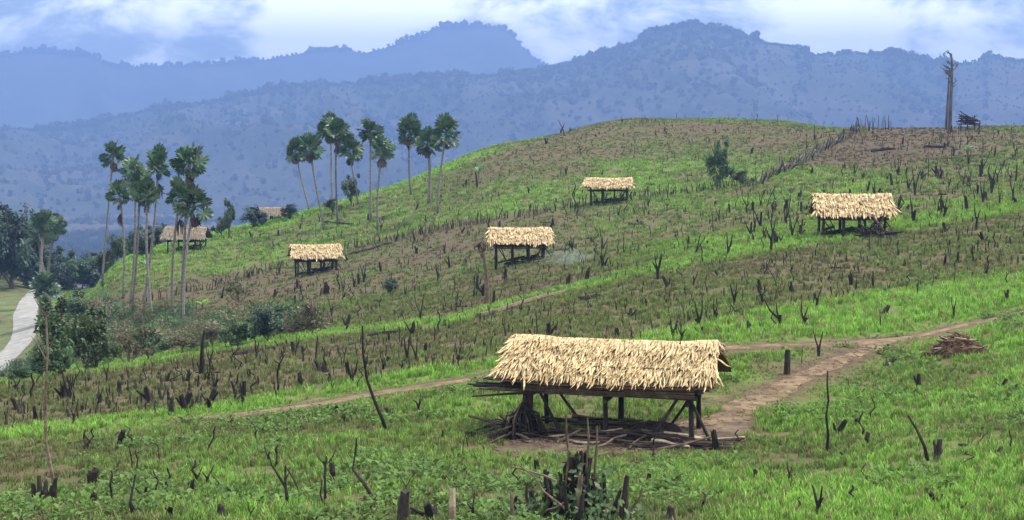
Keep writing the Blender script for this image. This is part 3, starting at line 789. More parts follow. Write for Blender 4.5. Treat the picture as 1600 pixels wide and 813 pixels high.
def bundle():
    rnd = random.Random(31)
    c = hl(-1.98, -1.28)
    o = link('stick_bundle', None, loc=c); tag(o, 'dark tent-shaped bundle of bent sticks leaning against the thick hut post', 'stick bundle')
    for k in range(44):
        a = rnd.uniform(0, 6.28); r = rnd.uniform(.18, .46); bx, by = r * math.cos(a) * 1.15, r * math.sin(a) * .8
        top = Vector((.06 + rnd.uniform(-.1, .1), .05 + rnd.uniform(-.08, .08), rnd.uniform(.62, .95)))
        mid = Vector((bx * .85, by * .85, rnd.uniform(.4, .62)))
        rr = rnd.uniform(.012, .03)
        link('bent_stick', MB().tube([(bx, by, -.05), (bx * 1.03, by * 1.03, .2), mid, top], [rr, rr, rr * .9, rr * .6], 5, rnd=rnd).mesh('bent_stick', rnd.choice([M_char, M_char, M_char, M_pole])), o)
bundle()
def ash():
    c = hl(1.05, -.25); m = MB(); n, k = 22, 8
    for i in range(k + 1):
        t = i / k
        for j in range(n):
            a = j / n * 6.283; w = 1 + .25 * math.sin(3 * a + 1) + random.uniform(-.06, .06)
            m.v.append((math.cos(a) * .85 * w * (1 - t) , math.sin(a) * .5 * w * (1 - t), .42 * (1 - (1 - t) ** 2.2) + random.uniform(-.025, .025) - .05))
    for i in range(k):
        for j in range(n): m.f.append((i * n + j, i * n + (j + 1) % n, (i + 1) * n + (j + 1) % n, (i + 1) * n + j))
    tag(link('ash_heap', m.mesh('ash_heap', M_ash), loc=c, rot=(0, 0, R(-15))), 'black heap of charcoal and ash under the large hut', 'ash heap')
ash()
def stick(name, label, cat, P, rad, material, group=None, n=6, extra=()):
    """one stick or pole through world points; its origin at the first point"""
    o0 = Vector(P[0]); m = MB(); m.tube([Vector(p) - o0 for p in P], rad, n, jag=rad[-1] * .8)
    for Q, rr in extra: m.tube([Vector(q) - o0 for q in Q], rr, 5)
    return tag(link(name, m.mesh(name, material), loc=o0), label, cat, group)
for k, (a, b, mt_, lb) in enumerate([((-.05, -2.2), (.6, -1.55), M_pole, 'crooked stick lying on bare soil in front of the hut'), ((.75, -2.0), (1.05, -1.5), M_pole, 'short slanting stick propped on the firewood in front of the hut'), ((1.4, -1.9), (2.55, -1.3), M_pole, 'split log at the end of the firewood stack'), ((-1.0, -1.9), (-.55, -1.2), M_pole, 'stick leaning beside the thick charred hut post')]):
    A, B = hl(*a), hl(*b); A.z += .05; B.z += .28
    stick('fallen_stick', lb, 'stick', wob(A, B, 4, .03), [.035, .035, .03, .025], mt_)

def thicket():
    rnd = random.Random(41)
    c = hit(905, 812); c.z -= .02
    o = link('burnt_stump_thicket', None, loc=c); o.scale = (1.3, 1.3, 1.3); tag(o, 'burnt stump cluster wrapped in stems and vines in front of the large hut', 'stump')
    for k in range(52):
        a = rnd.uniform(0, 6.28); r = abs(rnd.gauss(0, .40)); x, y = r * math.cos(a), r * math.sin(a) * .6
        h = rnd.uniform(.35, .95) * (1 - .5 * r); rr = rnd.uniform(.02, .05)
        link('charred_stem', MB().tube(wob((x, y, -.1), (x + rnd.gauss(0, .07), y + rnd.gauss(0, .05), h), 4, .02, rnd), [rr * 1.2, rr, rr * .9, rr * .7], 6, jag=.03, rnd=rnd).mesh('charred_stem', rnd.choice([M_char, M_char, M_pole])), o)
    for x, h, l in ((-.05, 1.35, -.12), (.07, 1.3, .03), (.2, 1.2, .02), (-.2, 1.1, .05)):
        link('dead_stem', MB().tube(wob((x, 0, 0), (x + l, 0, h), 6, .03, rnd), [.022, .02, .02, .018, .015, .01], 5, rnd=rnd).mesh('dead_stem', M_pole), o)
    for a, b in (((-.75, -.1, .72), (-.12, -.35, .18)), ((-.85, -.05, .70), (-.30, -.2, .55)), ((-.6, -.2, .05), (-.2, -.3, .3)), ((.55, -.2, .02), (.78, -.15, .45))):
        link('bleached_branch', MB().tube(wob(a, b, 5, .03, rnd), [.010, .013, .014, .014, .015], 5, rnd=rnd).mesh('bleached_branch', M_pole), o)
    m = MB()
    for k in range(800):
        a = rnd.uniform(0, 6.28); r = abs(rnd.gauss(.34, .28)); p = Vector((r * math.cos(a) * 1.3, r * math.sin(a) * .7 - .1, abs(rnd.gauss(0, .32)) * (1.1 - r)))
        d = Vector((rnd.gauss(0, 1), rnd.gauss(0, 1), rnd.gauss(.3, 1))).normalized() * rnd.uniform(.03, .065); b = d.orthogonal().normalized() * d.length * .6
        m.add([p - d, p + b, p + d, p - b], [(0, 1, 2, 3)])
    v = link('vine_leaves', m.mesh('vine_leaves', M_leaf), o); v['kind'] = 'stuff'
thicket()

# chips, twigs and dry leaves trodden into the bare soil
def litter():
    rnd = random.Random(71); m = MB()
    for k in range(2200):
        if rnd.random() < .85:
            p = hl(rnd.gauss(.1, 1.6), rnd.gauss(-1.1, .75))
        else:
            c_, w_ = path_pts[0]; i = int(len(c_) * rnd.uniform(.45, 1)) - 1; X, Y = c_[i, 0] + rnd.gauss(0, .45), c_[i, 1] + rnd.gauss(0, .45); p = Vector((X, Y, hz(X, Y)))
        p.z += .05; a = rnd.uniform(0, 6.28); l = rnd.uniform(.02, .13); r_ = rnd.uniform(.006, .014)
        d = Vector((math.cos(a), math.sin(a), rnd.gauss(0, .12))) * l
        m.tube([p - d, p + d], [r_, r_ * .6], 4, cap=False, rnd=rnd)
    tag(link('twig_litter', m.mesh('twig_litter', M_pole)), 'chips and twigs littering the bare soil around the large hut', 'litter', kind='stuff')
litter()
# brush pile on the right
def brush():
    c = hit(1497, 556)
    o = link('brush_pile', None, loc=c); tag(o, 'russet heap of dry leaves and branches in the green field below the path', 'brush pile')
    rnd = random.Random(51); m = MB()
    sc = c.y / FPX * 50                                       # half width: 50 picture pixels
    for k in range(1500):
        a = rnd.uniform(0, 6.28); r = math.sqrt(rnd.random()); x, y = r * math.cos(a) * sc, r * math.sin(a) * sc * .6
        z = max(0, .72 * (1 - r) ** .8 * rnd.uniform(.75, 1.05)) + .02
        d = Vector((rnd.gauss(0, 1), rnd.gauss(0, 1), rnd.gauss(0, .6))).normalized() * rnd.uniform(.04, .13); b = d.orthogonal().normalized() * d.length * .35
        m.add([Vector((x, y, z)) - d, Vector((x, y, z)) + b, Vector((x, y, z)) + d, Vector((x, y, z)) - b], [(0, 1, 2, 3)])
    l = link('leaf_litter', m.mesh('leaf_litter', M_russet), o); l['kind'] = 'stuff'
    for k in range(38):
        x = rnd.uniform(-.8, .8) * sc; y = rnd.uniform(-.5, .3) * sc; z = .62 * max(.1, 1 - abs(x) / sc); a = rnd.uniform(-.7, .7); e = rnd.uniform(-.5, .5); ll = rnd.uniform(.4, .9)
        d = Vector((math.cos(a) * math.cos(e), math.sin(a) * .6, math.sin(e))) * ll / 2; p = Vector((x * .8, y, z + .08))
        link('dry_branch', MB().tube(wob(p - d, p + d, 4, .03, rnd), [.022, .02, .016, .01], 5, rnd=rnd).mesh('dry_branch', rnd.choice([M_russet, M_pale, M_char, M_pole])), o)
brush()

# ------------------------------------------------------------------ stumps, poles and snags of the burnt clearing
rs = random.Random(61)
def stump_mesh(kind, r):
    m = MB()
    if kind == 'stump':                                         # thick, broken off
        h = r.uniform(.4, .6); R0 = r.uniform(.05, .085)
        lx, ly = r.gauss(0, .10), r.gauss(0, .10)
        m.tube([(0, 0, -.12), (lx * .2, ly * .2, .05), (lx * .5, ly * .5, h * .5), (lx, ly, h)], [R0 * 1.5, R0 * 1.15, R0, R0 * .8], 7, jag=.07, rnd=r)
        if r.random() < .5: m.tube([(0, 0, .05), (r.gauss(0, .18), r.gauss(0, .1), h * r.uniform(.6, 1.1))], [R0 * .7, R0 * .35], 6, jag=.04, rnd=r)
        if r.random() < .35: m.tube([(.05, 0, 0), (r.gauss(0, .22), r.gauss(0, .1), h * r.uniform(.5, .9))], [R0 * .6, R0 * .3], 5, jag=.04, rnd=r)
    elif kind == 'pole':
        h = 1.0; R0 = r.uniform(.022, .04); l = r.gauss(0, .16); k = r.gauss(0, .08)
        m.tube([(0, 0, -.12), (l * .2 + k, k, .3), (l * .5 - k, -k, .6), (l * .8 + k * .6, 0, .85), (l, k, h)], [R0 * 1.3, R0, R0 * .95, R0 * .8, R0 * .6], 6, jag=.04, rnd=r)
        if r.random() < .4: m.tube([(l * .5 - k, -k, .6), (l * .5 + r.gauss(0, .2), r.gauss(0, .1), .85)], [R0 * .6, R0 * .3], 5, rnd=r)
    else:                                                       # forked snag
        h = r.uniform(.3, .5); R0 = r.uniform(.035, .055)
        m.tube([(0, 0, -.12), (0, 0, .08), (r.gauss(0, .05), r.gauss(0, .04), h)], [R0 * 1.4, R0 * 1.1, R0], 7, rnd=r)
        s0 = r.choice((-1, 1))
        for q in range(r.choice((2, 2, 3, 4))):
            sx = s0 * (-1) ** q * r.uniform(.05, .19); sy = r.gauss(0, .1); t = r.uniform(.55, 1.0)
            m.tube([(0, 0, h * r.uniform(.4, .95)), (sx * .7, sy * .7, h + (t - h) * .4), (sx * r.uniform(.9, 1.5), sy, t)], [R0 * .75, R0 * .55, R0 * .3], 6, jag=.03, rnd=r)
    return m
PROTO = {k: [stump_mesh(k, rs).mesh('charred_' + k, M_char) for _ in range(12)] for k in ('stump', 'pole', 'snag')}
NAME = {'stump': 'charred_stump', 'pole': 'charred_pole', 'snag': 'forked_snag'}
LOOK = {'stump': 'broken charred stump', 'pole': 'thin charred pole', 'snag': 'forked charred snag'}
MARKS = [(hit(*q), t) for q, t in (((1331, 372), 'the hut with brush at one end'), ((813, 416), 'the hut with thin smoke beside it'), ((951, 322), 'the open hut below the brown hilltop'), ((493, 430), 'the small lone thatched hut'), ((292, 391), 'the old grey-thatched hut'), ((760, 474), 'the dead palm'),
         ((825, 475), 'the long grey log on the bank'), ((610, 458), 'the round dark green bush'), ((1125, 295), 'the slender dark hill tree'), ((1497, 556), 'the russet brush pile'), ((530, 350), 'the log under the hillside palms'), ((607, 677), 'the long bent leaning pole'), ((1260, 250), 'the brush fence'), ((1380, 236), 'the burnt log tangle'),
         ((1460, 231), 'the burnt log on dark ground'), ((1484, 203), 'the dead tree on the ridge'), ((314, 584), 'the tall narrow stump by the bushes'), ((418, 536), 'the rounded bush on the bank'), ((1212, 330), 'the banana plant by the hut'), ((1512, 250), 'the banana plant below the dead tree'), ((1495, 480), 'the short dark log beyond the path'), ((910, 760), 'the vine-wrapped stump thicket'), ((75, 780), 'the bare sapling'), ((1291, 707), 'the wavy lone pole'), ((683, 333), 'the innermost hillside palm'), ((1279, 557), 'the fork in the footpath'), ((920, 468), 'the charred log near the dead palm'), ((575, 392), 'the log uphill of the lone hut'), ((1205, 395), 'the wide forked snag below the banana plant'), ((1085, 400), 'the toppled forked snag below the fence'), ((880, 340), 'the tall charred trunk by the open hut'), ((748, 282), 'the banana plant on the hill flank'), ((1378, 497), 'the thick stump beyond the path'), ((1229, 583), 'the square-topped post by the path'), ((720, 573), 'the footpath behind the large hut'), ((1497, 425), 'the twin poles above the bright green strip'))]
CAT = {'stump': 'stump', 'pole': 'pole', 'snag': 'snag'}
ZONES = {
 'near': 'standing in the rice field of the large hut', 'band': 'in the bright green strip just beyond the footpath',
 'slope': 'on the brown slope between footpath and grassy bank', 'mid': 'on the mixed slope below the line of stakes',
 'right': 'on the green slope around the brush-ended hut', 'hill': 'on the green flank of the far round hill', 'dark': 'on the dark burnt ground beside the long brush fence', 'crest': 'along the crest of the hill against the blue mountains'}
def put(kind, p, h, zone, label=None, rz=None, lean=0.0, wide=1.0):
    me = rs.choice(PROTO[kind])
    top = max(v.co.z for v in me.vertices)
    s = h / top; sw = wide * min(1.7, max(.6, s ** .6))
    o = link(NAME[kind], me, loc=(p[0], p[1], p[2]), rot=(rs.gauss(0, .04), lean + rs.gauss(0, .05), rs.uniform(0, 6.28) if rz is None else rz), scale=(sw, sw, s))
    if not label:
        size = 'knee-high' if h < .42 else 'waist-high' if h < .8 else 'chest-high' if h < 1.15 else 'man-high'
        tilt = 'tilted ' if abs(lean) > .12 else ''
        nm, dm = min(((t, math.hypot(p[0] - q.x, p[1] - q.y)) for q, t in MARKS), key=lambda e: e[1])
        place = f'near {nm}' if dm < 9 else ZONES[zone]
        label = ' '.join(f"{size} {tilt}{LOOK[kind]} {place}".split()[:16])
        tag(o, label, CAT[kind], label)
    else: tag(o, label, CAT[kind])
    return o
# hand-placed ones: kind, base pixel, top pixel y, lean, zone, own label
NOTED = [
 ('snag', 114, 668, 625, 0, 'slope', None), ('snag', 152, 638, 593, .15, 'slope', None), ('stump', 287, 641, 611, 0, 'slope', None), ('snag', 366, 628, 603, 0, 'slope', None),
 ('stump', 183, 699, 671, 0, 'near', 'charred stump with a fallen log lying against it in the rice'),
 ('pole', 325, 710, 664, .3, 'near', 'leaning charred spike with a split base among broadleaf weeds'), 
 ('stump', 147, 790, 770, 0, 'near', None), ('stump', 345, 813, 788, 0, 'near', None), ('snag', 388, 812, 785, .2, 'near', None), ('pole', 249, 776, 735, -.2, 'near', None),
 ('stump', 628, 815, 770, -.35, 'near', 'thick charred stump tilted over, near the pale split stump'), ('stump', 675, 815, 780, 0, 'near', None), ('snag', 741, 815, 770, -.2, 'near', None), ('pole', 722, 733, 708, -.4, 'near', None),
 ('snag', 716, 573, 537, 0, 'slope', None), ('pole', 561, 608, 573, 0, 'slope', None), ('snag', 518, 613, 593, 0, 'slope', None),
 ('pole', 1253, 568, 540, 0, 'band', None), ('snag', 1279, 557, 517, 0, 'band', 'crooked charred stump where the two footpaths part'),
 ('stump', 1463, 720, 687, 0, 'near', 'short charred stub at the foot of the slanting pole'), ('snag', 1233, 753, 720, 0, 'near', 'low many-pronged charred stump in bright green rice'), ('pole', 1151, 710, 672, -.1, 'near', 'thin charred stake at the edge of the bare soil'),
 ('stump', 1378, 499, 476, 0, 'band', None), ('snag', 1276, 484, 448, 0, 'slope', None), ('snag', 1220, 511, 463, -.4, 'band', None), ('snag', 1094, 514, 470, -.1, 'slope', None), ('snag', 1116, 503, 466, 0, 'slope', None), ('snag', 1150, 497, 474, 0, 'slope', None),
 ('snag', 1254, 512, 470, 0, 'band', None), ('pole', 1543, 433, 398, -.1, 'slope', None), ('pole', 1491, 446, 405, 0, 'slope', None), ('pole', 1418, 456, 428, 0, 'slope', None), ('stump', 1436, 608, 585, -.3, 'near', None), ('stump', 1385, 573, 556, .2, 'near', None),
 ('pole', 1581, 705, 672, -.1, 'near', None), ('stump', 1048, 815, 790, 0, 'near', None), ('stump', 1352, 697, 676, 0, 'near', None), ('stump', 1560, 712, 700, -.4, 'near', None), ('stump', 1320, 716, 704, 0, 'near', None),
 ('stump', 740, 690, 674, 0, 'near', None), ('stump', 768, 690, 672, 0, 'near', None), ('stump', 790, 684, 664, 0, 'near', None), ('stump', 1120, 706, 670, 0, 'near', 'charred stump among chips at the end of the firewood stack'),
 ('snag', 882, 212, 186, -.15, 'crest', 'forked dead stump standing highest on the crest of the hill'), ('pole', 926, 195, 181, 0, 'crest', None), ('pole', 970, 190, 178, 0, 'crest', None), ('stump', 1165, 186, 175, 0, 'crest', None), ('pole', 1215, 192, 180, 0, 'crest', None), ('pole', 1183, 190, 178, 0, 'crest', None),
 ('snag', 1028, 437, 396, 0, 'mid', None), ('snag', 1085, 400, 366, .5, 'mid', None), ('snag', 1430, 306, 262, 0, 'right', None), ('snag', 1475, 340, 298, 0, 'right', None), ('snag', 1462, 335, 305, .4, 'right', None), ('snag', 1525, 360, 318, -.1, 'right', None), ('pole', 897, 333, 286, 0, 'mid', 'tall charred trunk at the end of the open hut below the brown hilltop'),
 ('stump', 746, 294, 268, 0, 'hill', None), ('snag', 1535, 272, 238, 0, 'right', None), ('snag', 1550, 300, 260, 0, 'right', None), ('stump', 1464, 276, 258, 0, 'right', None), ('snag', 1205, 395, 345, 0, 'mid', None)]
occupied = []
for kind, bx, by, ty, ln, zone, lb in NOTED:
    p = hit(bx, by)
    if p is None: continue
    h = (by - ty) / FPX * p.y * 1.03
    put(kind, p, h, zone, lb, lean=ln, wide=(1.3 if kind == 'stump' else .8) if by > 560 else 1.15, rz=rs.uniform(-.5, .5))
    occupied.append((bx, by))
# counted fill of each field, bases on the ground seen between the traced lines
BLOCK = [(860, 560, 1150, 720), (450, 390, 540, 440), (755, 395, 870, 425), (900, 295, 1000, 330), (1255, 330, 1400, 385), (250, 380, 335, 420)]
def fill(zone, n, xa, xb, top, bot, mix, ha, hb):
    made = 0; tries = 0
    while made < n and tries < n * 30:
        tries += 1
        bx = rs.uniform(xa, xb); t_, b_ = float(top(bx)), float(bot(bx))
        if b_ - t_ < 4: continue
        by = rs.uniform(t_ + 2, b_ - 1)
        if any(a <= bx <= c and b <= by <= d for a, b, c, d in BLOCK): continue
        if fbm(np.array([bx / 60.]), np.array([by / 26. + 4]), 2)[0] < rs.uniform(.25, .6): continue
        p = hit(bx, by)
        if p is None or p.y > 290: continue
        if float(path_dist(np.array([p.x]), np.array([p.y]))[0]) < .25: continue
        kind = rs.choices(('stump', 'pole', 'snag'), mix)[0]
        put(kind, p, rs.uniform(ha, hb) * {'stump': .75, 'pole': 1.15, 'snag': 1.1}[kind], zone, wide=1.1)
        made += 1
cst = lambda v: (lambda x: v)
fill('near', 62, 10, 1590, lambda x: float(L1(x)) + 12, cst(812), (5, 6, 4), .2, .55)
fill('band', 14, 1030, 1595, L1b, lambda x: float(L1(x)) - 8, (4, 4, 2), .4, .8)
fill('slope', 165, 5, 1595, lambda x: float(L2(x)) + 4, lambda x: float(L1b(x)) + 6, (5, 4, 3), .22, .9)
fill('mid', 150, 330, 1150, L3, lambda x: float(L2(x)) - 3, (5, 4, 3), .5, 1.5)
fill('right', 120, 1150, 1595, L3, lambda x: float(L2(x)) - 3, (4, 4, 4), .5, 1.7)
fill('hill', 62, 350, 1240, lambda x: float(L4(x)) + 6, lambda x: float(L3(x)) - 4, (5, 4, 1), .5, 1.3)
fill('dark', 60, 1240, 1595, lambda x: float(L4(x)) + 4, lambda x: float(L3(x)) - 2, (3, 6, 2), .6, 1.3)
fill('crest', 14, 800, 1590, L4, lambda x: float(L4(x)) + 6, (4, 5, 1), .7, 1.2)

# charred stubble: the countless smallest stubs, one mass
def stubble():
    m = MB(); r = random.Random(77)
    px = rng.uniform(0, 1600, 2600); py = rng.uniform(0, 1, 2600)
    top = L4(px) + 3; bot = L1b(px) + 2
    py = top + (bot - top) * py
    keep = ~((px < 340) & (py < L2(px)))
    P, ok = hits(px, py)
    q = 0
    for p, o_, k_ in zip(P, ok, keep):
        if not (o_ and k_) or p[1] > 285: continue
        h = r.uniform(.10, .36) * (1 + p[1] / 250); w = r.uniform(.012, .028) * (1 + p[1] / 150); l = r.gauss(0, .12) * h
        m.tube([(p[0], p[1], p[2] - .05), (p[0] + l * .5, p[1], p[2] + h * .5), (p[0] + l, p[1] + r.gauss(0, .05), p[2] + h)], [w * 1.2, w, w * .6], 4, rnd=r)
    tag(link('charred_stubble', m.mesh('charred_stubble', M_char)), 'scattered small black stubs left by burning all over the slopes', 'stubble', kind='stuff')
stubble()

# single tall poles and logs of their own
def pix_pole(name, label, cat, base, tops, rad, material=M_char, group=None, extra=(), n=6):
    """a pole standing where its base pixel meets the ground; bends given as pixels, all at the base's distance"""
    b = hit(*base); s = b.y / FPX
    P = [b + Vector((0, 0, -.1))] + [b + Vector(((x - base[0]) * s, (k % 3 - 1) * .06, (base[1] - y) * s)) for k, (x, y) in enumerate(tops)]
    ex = [([b + Vector(((x - base[0]) * s, dy, (base[1] - y) * s)) for x, y, dy in Q], rr) for Q, rr in extra]
    return stick(name, label, cat, P, list(np.linspace(rad, rad * (.45 if len(P) > 3 else .8), len(P))), material, group, n, ex)
pix_pole('bare_sapling', 'tall thin bare sapling rising from a charred stump cluster', 'sapling', (88, 782), [(84, 740), (74, 690), (72, 640), (78, 590), (80, 545), (77, 492)], .035, M_pole,
         extra=[([(78, 560, 0), (62, 535, .1), (52, 522, .1)], [.012, .009, .005]), ([(80, 545, 0), (92, 524, 0)], [.01, .004])])
pix_pole('leaning_pole', 'long bent charred pole leaning beside the left-running footpath', 'pole', (607, 677), [(598, 655), (585, 625), (573, 592), (568, 550), (567, 506)], .05, M_char, extra=[([(571, 580, 0), (576, 545, .05)], [.015, .008])])
pix_pole('crooked_pole', 'thin wavy charred pole standing alone in rice below the path fork', 'pole', (1291, 707), [(1293, 680), (1290, 650), (1294, 625), (1290, 600), (1291, 578)], .035)
pix_pole('slanting_pole', 'slanting charred pole with a small stub at its foot', 'pole', (1451, 720), [(1443, 697), (1432, 672), (1418, 649)], .045)
pix_pole('bent_pole', 'charred pole with a sharp elbow bent upward in the rice', 'pole', (589, 781), [(570, 755), (551, 732), (555, 706), (558, 682)], .035)
pix_pole('pale_stump', 'pale split stump with a flat top standing in the rice', 'stump', (707, 818), [(707, 790), (707, 764)], .062, M_pale)
def sapling_cluster():
    b = hit(72, 786); sc = b.y / FPX
    o = link('stump_cluster', None, loc=b); tag(o, 'cluster of black broken stems at the foot of the bare sapling', 'stump')
    for dx, h in ((-16, 30), (-8, 42), (0, 34), (7, 24), (12, 38)):
        link('charred_stem', MB().tube([(dx * sc, 0, -.1), (dx * sc * 1.1, -.03, h * sc * .5), (dx * sc * 1.3, .02, h * sc)], [.055, .05, .035], 6, jag=.04).mesh('charred_stem', M_char), o)
sapling_cluster()
pix_pole('charred_post', 'upright square-topped charred post beside the dirt path', 'post', (1229, 586), [(1229, 566), (1230, 549)], .105, n=5)
pix_pole('tall_stump', 'tall narrow charred stump at the edge of the bushes by the grassy bank', 'stump', (314, 584), [(316, 560), (317, 535), (320, 515)], .1)
def log(label, a, b, r, material=M_char, branches=True, group=None):
    A, B = hit(*a), hit(*b); A.z += r * .8; B.z += r * .8
    n = 7; P = []
    for i in range(n):
        p = A.lerp(B, i / (n - 1)); p.z = max(hz(p.x, p.y) + r * .5, p.z) if 0 < i < n - 1 else p.z
        P.append(p + Vector((0, random.uniform(-r, r), random.uniform(-r, r) * .4)))
    ex = []
    if branches:
        for k in (2, 4):
            q = P[k]; ex.append(([q, q + Vector((random.uniform(-.3, .3), -.1, random.uniform(.2, .5)))], [r * .4, r * .15]))
    stick('fallen_log', ' '.join(label.split()[:16]), 'log', P, [r, r * 1.05, r, r * .95, r * .9, r * .8, r * .6], material, ' '.join(label.split()[:16]) if group else None, 7, ex)
pix_pole('twiggy_sapling', 'spindly forked burnt sapling beside low broadleaf weeds', 'sapling', (210, 808), [(205, 785), (208, 765), (212, 742)], .03, extra=[([(205, 785, 0), (216, 800, -.1), (224, 806, -.15)], [.02, .015, .01]), ([(208, 768, 0), (200, 748, .05)], [.014, .006])])
pix_pole('twiggy_sapling', 'burnt sapling with one long arm curving out sideways', 'sapling', (450, 797), [(449, 775), (446, 752), (446, 728)], .035, extra=[([(448, 765, 0), (434, 742, .05), (424, 728, .08), (420, 712, .08)], [.022, .02, .015, .008]), ([(447, 748, 0), (453, 736, .03)], [.012, .006])])
pix_pole('twiggy_sapling', 'paired thin burnt stems standing close together in the rice', 'sapling', (508, 792), [(509, 765), (508, 738), (510, 712)], .028, extra=[([(506, 792, 0), (500, 772, .05), (503, 750, .05)], [.02, .016, .01])])
log('charred forked log lying against a short stump in the rice', (106, 699), (205, 684), .055)
log('thin curved charred branch lying flat in the rice', (424, 678), (460, 684), .035)
log('short dark log lying in the bright green strip beyond the path', (1482, 479), (1512, 483), .07, branches=False)
log('long grey log lying along the bank behind the large hut', (748, 497), (902, 454), .14, M_pole)
log('dark log on the bank where the brown slope meets the bushes', (576, 527), (650, 518), .10)
log('long thin log lying below the bushes on the grassy bank', (366, 556), (470, 541), .09)
log('charred log lying at the feet of the hillside palms', (505, 350), (552, 352), .2)
log('blackened log lying uphill of the small lone hut', (540, 402), (612, 381), .16)
log('charred log resting on the slope near the dead palm', (905, 470), (940, 466), .12)
log('burnt log lying on dark ground left of the dead tree', (1445, 230), (1478, 232), .17)
log('blackened tangle of burnt log on the dark ground beside the brush fence', (1362, 238), (1398, 234), .2)

def fill_logs(n, xa, xb, top, bot, zone, ra, rb):
    k = 0
    while k < n:
        bx = rs.uniform(xa, xb); by = rs.uniform(float(top(bx)) + 4, float(bot(bx)) - 4)
        if any(a <= bx <= c and b <= by <= d for a, b, c, d in BLOCK): continue
        p = hit(bx, by)
        if p is None or p.y > 270 or float(path_dist(np.array([p.x]), np.array([p.y]))[0]) < 1: continue
        l = rs.uniform(18, 50) * (1 if by > 480 else .7)
        q = hit(bx + l, by - l * rs.uniform(-.1, .3))
        if q is None or (q - p).length > 6: continue
        nm, dm = min(((t, math.hypot(p.x - m_.x, p.y - m_.y)) for m_, t in MARKS), key=lambda e: e[1])
        L_ = (q - p).length
        log(f"{'short' if L_ < 1.2 else 'long'} charred branch lying {'near ' + nm if dm < 9 else ZONES[zone].replace('standing ', '')}", (bx, by), (bx + l, by), rs.uniform(ra, rb), group=True)
        k += 1
fill_logs(12, 20, 1560, lambda x: float(L2(x)) + 5, L1b, 'slope', .025, .06)
fill_logs(14, 420, 1150, L3, L2, 'mid', .04, .09)
fill_logs(10, 1150, 1560, L3, L2, 'right', .04, .09)
fill_logs(6, 30, 1560, lambda x: float(L1(x)) + 20, cst(800), 'near', .02, .035)
# dead tree on the right ridge
def dead_tree():
    b = hit(1484, 203, 150); s = b.y / FPX; rnd = random.Random(5)
    o = link('dead_tree', None, loc=b); tag(o, 'tall bare dead tree standing alone on the right-hand ridge', 'tree')
    H = 118 * s
    link('trunk', MB().tube([(0, 0, -.3), (.05, 0, H * .3), (.1, 0, H * .6), (.12, 0, H * .85), (.0, 0, H)], [.30, .25, .21, .16, .07], 8).mesh('trunk', M_grey), o)
    link('trunk', MB().tube([(-.5, .2, -.3), (-.35, .1, H * .4), (-.2, .1, H * .8)], [.18, .14, .08], 7).mesh('trunk', M_grey), o)
    for k in range(15):
        z = H * rnd.uniform(.52, .98); sd = rnd.choice((-1, -1, 1)); l = rnd.uniform(.7, 2.0) * (1 if sd < 0 else .7)
        e = Vector((sd * l * .75, rnd.uniform(-.5, .5), rnd.uniform(.3, 1.5) * l * .7))
        p = Vector((.1, 0, z)); m = MB().tube([p, p + e * .5 + Vector((0, 0, rnd.uniform(-.2, .3))), p + e], [.085, .06, .035], 5, rnd=rnd)
        for q in range(3):
            st = p + e * rnd.uniform(.4, 1); m.tube([st, st + Vector((rnd.uniform(-.5, .5), rnd.uniform(-.3, .3), rnd.uniform(-.3, .6)))], [.045, .025], 4, rnd=rnd)
        link('branch', m.mesh('branch', M_grey), o)
dead_tree()
def wreck():
    b = hit(1515, 203, 150); s = b.y / FPX; rnd = random.Random(6)
    o = link('collapsed_platform', None, loc=b); tag(o, 'collapsed charred platform of tangled poles beside the dead tree on the ridge', 'platform')
    for x in (-14, -4, 8, 15):
        link('post', MB().tube(wob((x * s, 0, -.2), ((x + rnd.uniform(-2, 2)) * s, 0, rnd.uniform(12, 26) * s), 3, .05, rnd), [.09, .08, .06], 6).mesh('post', M_char), o)
    for k in range(24):
        z = rnd.uniform(8, 20) * s; x = rnd.uniform(-8, 8) * s; l = rnd.uniform(16, 34) * s; a = rnd.gauss(-.25, .22)
        d = Vector((math.cos(a) * l / 2, rnd.uniform(-.5, .5), math.sin(a) * l / 2)); c = Vector((x, rnd.uniform(-.6, .6), z))
        link('pole', MB().tube(wob(c - d, c + d, 3, .06, rnd), [.07, .08, .05], 5).mesh('pole', M_char), o)
wreck()

# fences: slanting brush fence, and the long row of stakes
def brush_fence():
    a, b = hit(1182, 291), hit(1338, 207, 120); rnd = random.Random(8)
    o = link('brush_fence', None, loc=a); tag(o, 'long grey fence of leaning poles climbing the hill to the ridge', 'fence')
    for k in range(150):
        t = (k + rnd.random()) / 150; x, y = a.x + (b.x - a.x) * t, a.y + (b.y - a.y) * t
        x += rnd.gauss(0, .35); z = hz(x, y) - a.z; h = rnd.uniform(.7, 1.7); l = rnd.gauss(.5, .35); r = rnd.uniform(.04, .08)
        link('fence_pole', MB().tube([(x - a.x, y - a.y, z - .1), (x - a.x + l * .6, y - a.y, z + h * .6), (x - a.x + l, y - a.y + rnd.uniform(-.2, .2), z + h)], [r, r, r * .6], 5, rnd=rnd).mesh('fence_pole', rnd.choice([M_pole, M_char, M_trunk])), o)
    for q in range(26):
        t = q / 26; P = []
        for e in (0, .5, 1):
            u_ = min(1, t + e * .075); x, y = a.x + (b.x - a.x) * u_, a.y + (b.y - a.y) * u_; P.append((x - a.x + rnd.uniform(-.2, .2), y - a.y, hz(x, y) - a.z + rnd.uniform(.3, .9)))
        link('rail', MB().tube(P, [.07, .07, .05], 5, rnd=rnd).mesh('rail', rnd.choice([M_pole, M_trunk])), o)
brush_fence()
STAKES = [MB().tube([(0, 0, -.1), (.02, 0, .5), (random.gauss(0, .12), 0, 1.0)], [.05, .045, .03], 5).mesh('stake', random.choice([M_pole, M_char])) for _ in range(6)]
